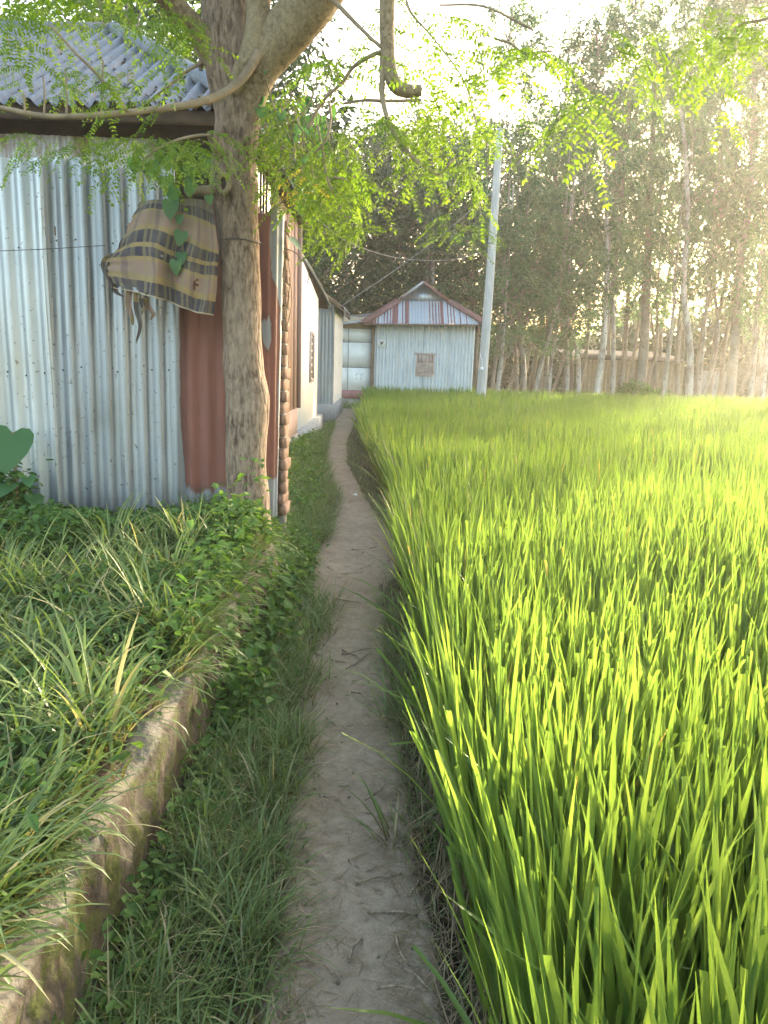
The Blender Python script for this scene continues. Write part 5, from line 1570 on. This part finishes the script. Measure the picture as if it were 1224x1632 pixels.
random.seed(77)
G1 = 'slender pale trunked trees along the far edge of the rice field'
named = [
    ('white barked tree with the palest trunk leaning right, left of the long shed', 948, 640, [(948, 640), (960, 560), (966, 470), (967, 380), (966, 260), (962, 140)], 11, 1.0, 29),
    ('slim greenish trunk close beside the white barked tree', 976, 640, [(976, 640), (978, 560), (977, 480), (970, 420)], 8, .6, 29.4),
    ('thick dark trunked tree in front of the long pale shed', 1018, 640, [(1016, 640), (1026, 560), (1032, 440), (1036, 330), (1042, 180), (1046, 60)], 17, .30, 31),
    ('mottled trunk curving right beside the long shed end', 1058, 642, [(1056, 642), (1066, 560), (1074, 490), (1078, 420)], 8, .7, 30),
    ('pale wavy trunked tree rising high right of the shed', 1100, 645, [(1098, 645), (1100, 560), (1090, 460), (1094, 380), (1096, 300), (1084, 160)], 11, .75, 29),
    ('straight thin trunk standing right of the wavy tree', 1113, 645, [(1112, 645), (1120, 560), (1126, 480), (1130, 420)], 7, .6, 30.5),
    ('stout brown trunk leaning right towards the sun', 1166, 645, [(1162, 645), (1172, 540), (1180, 420), (1196, 300), (1202, 180), (1200, 60)], 16, .35, 30),
    ('thin trunk at the far right with a clear stem', 1196, 645, [(1194, 645), (1204, 560), (1206, 480)], 9, .6, 29.5),
    ('slim trunk at the right edge of the frame', 1216, 648, [(1214, 648), (1222, 560), (1226, 470)], 8, .7, 29),
    ('knotty white stem standing under the drooping boughs', 921, 636, [(921, 636), (922, 580), (914, 530), (905, 490)], 8, .75, 28.5),
    ('straight pale stem second left of the white barked tree', 904, 634, [(903, 634), (904, 570), (901, 500), (898, 430)], 8, .75, 29.5),
    ('pale stem bending left above the rice at mid field edge', 876, 633, [(874, 633), (878, 580), (886, 530), (890, 480)], 7, .7, 28.5),
    ('slanting pale stem leaning right across its neighbours', 849, 632, [(848, 632), (862, 585), (874, 540), (888, 490), (892, 470)], 7, .65, 28),
    ('brown orange stem just right of the slanting stem', 869, 633, [(869, 633), (871, 570), (873, 500)], 8, .3, 29.5),
    ('pale stem just right of the pole with dark bands', 792, 628, [(791, 628), (798, 580), (802, 540), (806, 480)], 8, .8, 27.5),
    ('thin brown stem leaning between the pole and the pale stem', 783, 628, [(782, 628), (790, 570), (797, 520)], 7, .45, 27.8),
    ('twisting dark stem right of the pole', 836, 630, [(836, 630), (834, 570), (828, 540), (832, 470), (838, 400)], 8, .4, 28.5),
    ('dark straight stem beside the twisting stem', 824, 630, [(824, 630), (822, 560), (818, 480)], 8, .3, 29),
]
for k, (lb, bx, by, pp, w, tint, Y) in enumerate(named):
    b = at(bx, by, Y)
    big = w > 9
    far_tree('slender_tree', lb, G1, (b[0], Y), (SLIM if big or k % 2 else LOWER)[k % 3], pp, w, tint, None, random.uniform(.8, 1.0), random.uniform(.9, 1.1) if bx > 930 else random.uniform(.65, .85))
G2 = 'crowded thin trees deeper in the far wood'
for k in range(28):
    Y = random.uniform(30.5, 41); px_ = 785 + 460 * ((k + random.random()) / 28)
    b = at(px_, 640, Y)
    far_tree('slender_tree', 'thin tree among the crowded trunks deeper in the far wood', G2, (b[0], Y), random.choice(SLIM), None, random.uniform(5, 9), random.uniform(.2, .7), 12, random.uniform(.85, 1.15), random.uniform(.55, .75) + .4 * min(1, (px_ - 785) / 300), bend=.22)
G3 = 'dark leafy trees crowding behind the tin house'
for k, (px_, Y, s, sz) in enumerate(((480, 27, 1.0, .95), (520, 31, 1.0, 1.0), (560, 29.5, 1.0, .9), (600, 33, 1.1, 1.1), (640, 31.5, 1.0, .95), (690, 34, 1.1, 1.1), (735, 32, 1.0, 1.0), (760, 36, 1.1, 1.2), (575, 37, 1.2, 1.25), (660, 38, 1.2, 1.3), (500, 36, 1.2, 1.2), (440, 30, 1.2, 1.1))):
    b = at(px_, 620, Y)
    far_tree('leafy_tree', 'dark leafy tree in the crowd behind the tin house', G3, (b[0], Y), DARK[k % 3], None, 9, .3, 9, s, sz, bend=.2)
for lb, px_, Y in (('pale straight trunk rising just behind the house ridge', 688, 30.3), ('greenish trunk beside the pale one behind the ridge', 678, 30.8)):
    b = at(px_, 620, Y)
    far_tree('slender_tree', lb, None, (b[0], Y), LOWER[0], [(px_, 620), (px_ + 1, 500), (px_ + 2, 400), (px_ + 2, 300)], 9, .8, 9, .8, .85)
G4 = 'green trees behind the left tin house'
for k, (x_, Y, s, sz) in enumerate(((-5.2, 15.0, 1.2, 1.15), (-8.2, 16.5, 1.3, 1.25), (-3.6, 17.5, 1.2, 1.15), (-11, 15, 1.3, 1.2), (-6.6, 20, 1.3, 1.4))):
    far_tree('leafy_tree', 'green leafy tree standing behind the left tin house', G4, (x_, Y), (GREEN + DARK)[k % 3], None, 16, .3, 8, s, sz)
# the treeline carries on out of the frame to the right, thinner
for k, (x_, Y) in enumerate(((19.0, 33), (22, 36), (27, 36), (33, 34))):
    far_tree('slender_tree', 'thin tree among the crowded trunks deeper in the far wood', G2, (x_, Y), SLIM[k % 4], None, 8, .5, 13, random.uniform(.8, 1), 1.0)


far_tree('leafy_tree', 'added leafy tree out of view at the right, shading the near rice', None, (8.9, 11.4), LOWER[1], None, 14, .4, 9, .8, .8)  # unseen tree, added to cast shade on the near rice


# undergrowth bush by the shed and far wood mass
def bush(px_, py_, Y, r, label, mat, n=1400):
    c = at(px_, py_, Y)
    d = RS.normal(0, 1, (n, 3)); d /= np.linalg.norm(d, axis=1)[:, None]
    p = c + d * RS.uniform(.3, 1, (n, 1)) * np.array((r, r * .8, r * .62))
    p[:, 2] = np.maximum(p[:, 2], .02)
    L = RS.uniform(.08, .18, n)
    t = thing('bush', label, 'bush', (c[0], c[1], 0.1))
    g = Veg(); g.add(ovals(p, d + RS.normal(0, .4, (n, 3)), RS.normal(0, 1, (n, 3)), L, L * .5, RS.uniform(0, .9, n)))
    g.build('foliage', mat, t)
    mb = MB()
    for k in range(6):
        mb.tube([(c[0], c[1], 0), c + RS.normal(0, .35, 3) * r], .015, 5)
    mb.build('stem', M['wood'], t)
bush(1012, 628, 30, .75, 'low green bush in front of the long pale shed', M['weed'])
bush(1052, 634, 30.4, .5, 'smaller bush at the shed end beside the mottled trunk', M['weed'], 800)

n = 26000
x = RS.uniform(-16, 32, n); y = RS.uniform(44, 52, n); hmax = 4.2 + 2.2 * vnoise(x, x * .2, .7)
z = RS.uniform(0, 1, n) * hmax
a = RS.uniform(0, 6.28, n)
d = np.stack([np.cos(a), np.sin(a), RS.uniform(-1.2, .3, n)], 1)
L = RS.uniform(.35, .8, n)
g = Veg(); g.add(ovals(np.stack([x, y, z], 1), d, RS.normal(0, 1, (n, 3)), L, L * .45, RS.uniform(0, .9, n)))
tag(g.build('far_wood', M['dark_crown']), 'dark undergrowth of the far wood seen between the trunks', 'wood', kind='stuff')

# ------------------------------------------------------------------ evening haze
hz = MB(); hz.box((-142, -62, -1.4), (142, 182, 21.0))
t = NT('haze')
pv_ = t.n('ShaderNodeVolumePrincipled')
pv_.inputs['Color'].default_value = (1.0, 0.98, 0.94, 1)
pv_.inputs['Density'].default_value = 0.0016
pv_.inputs['Anisotropy'].default_value = 0.62
t.l(pv_.outputs[0], t.out.inputs['Volume'])
tag(hz.build('haze', t.m), 'thin golden evening haze hanging over the field and the trees', 'haze', kind='stuff')
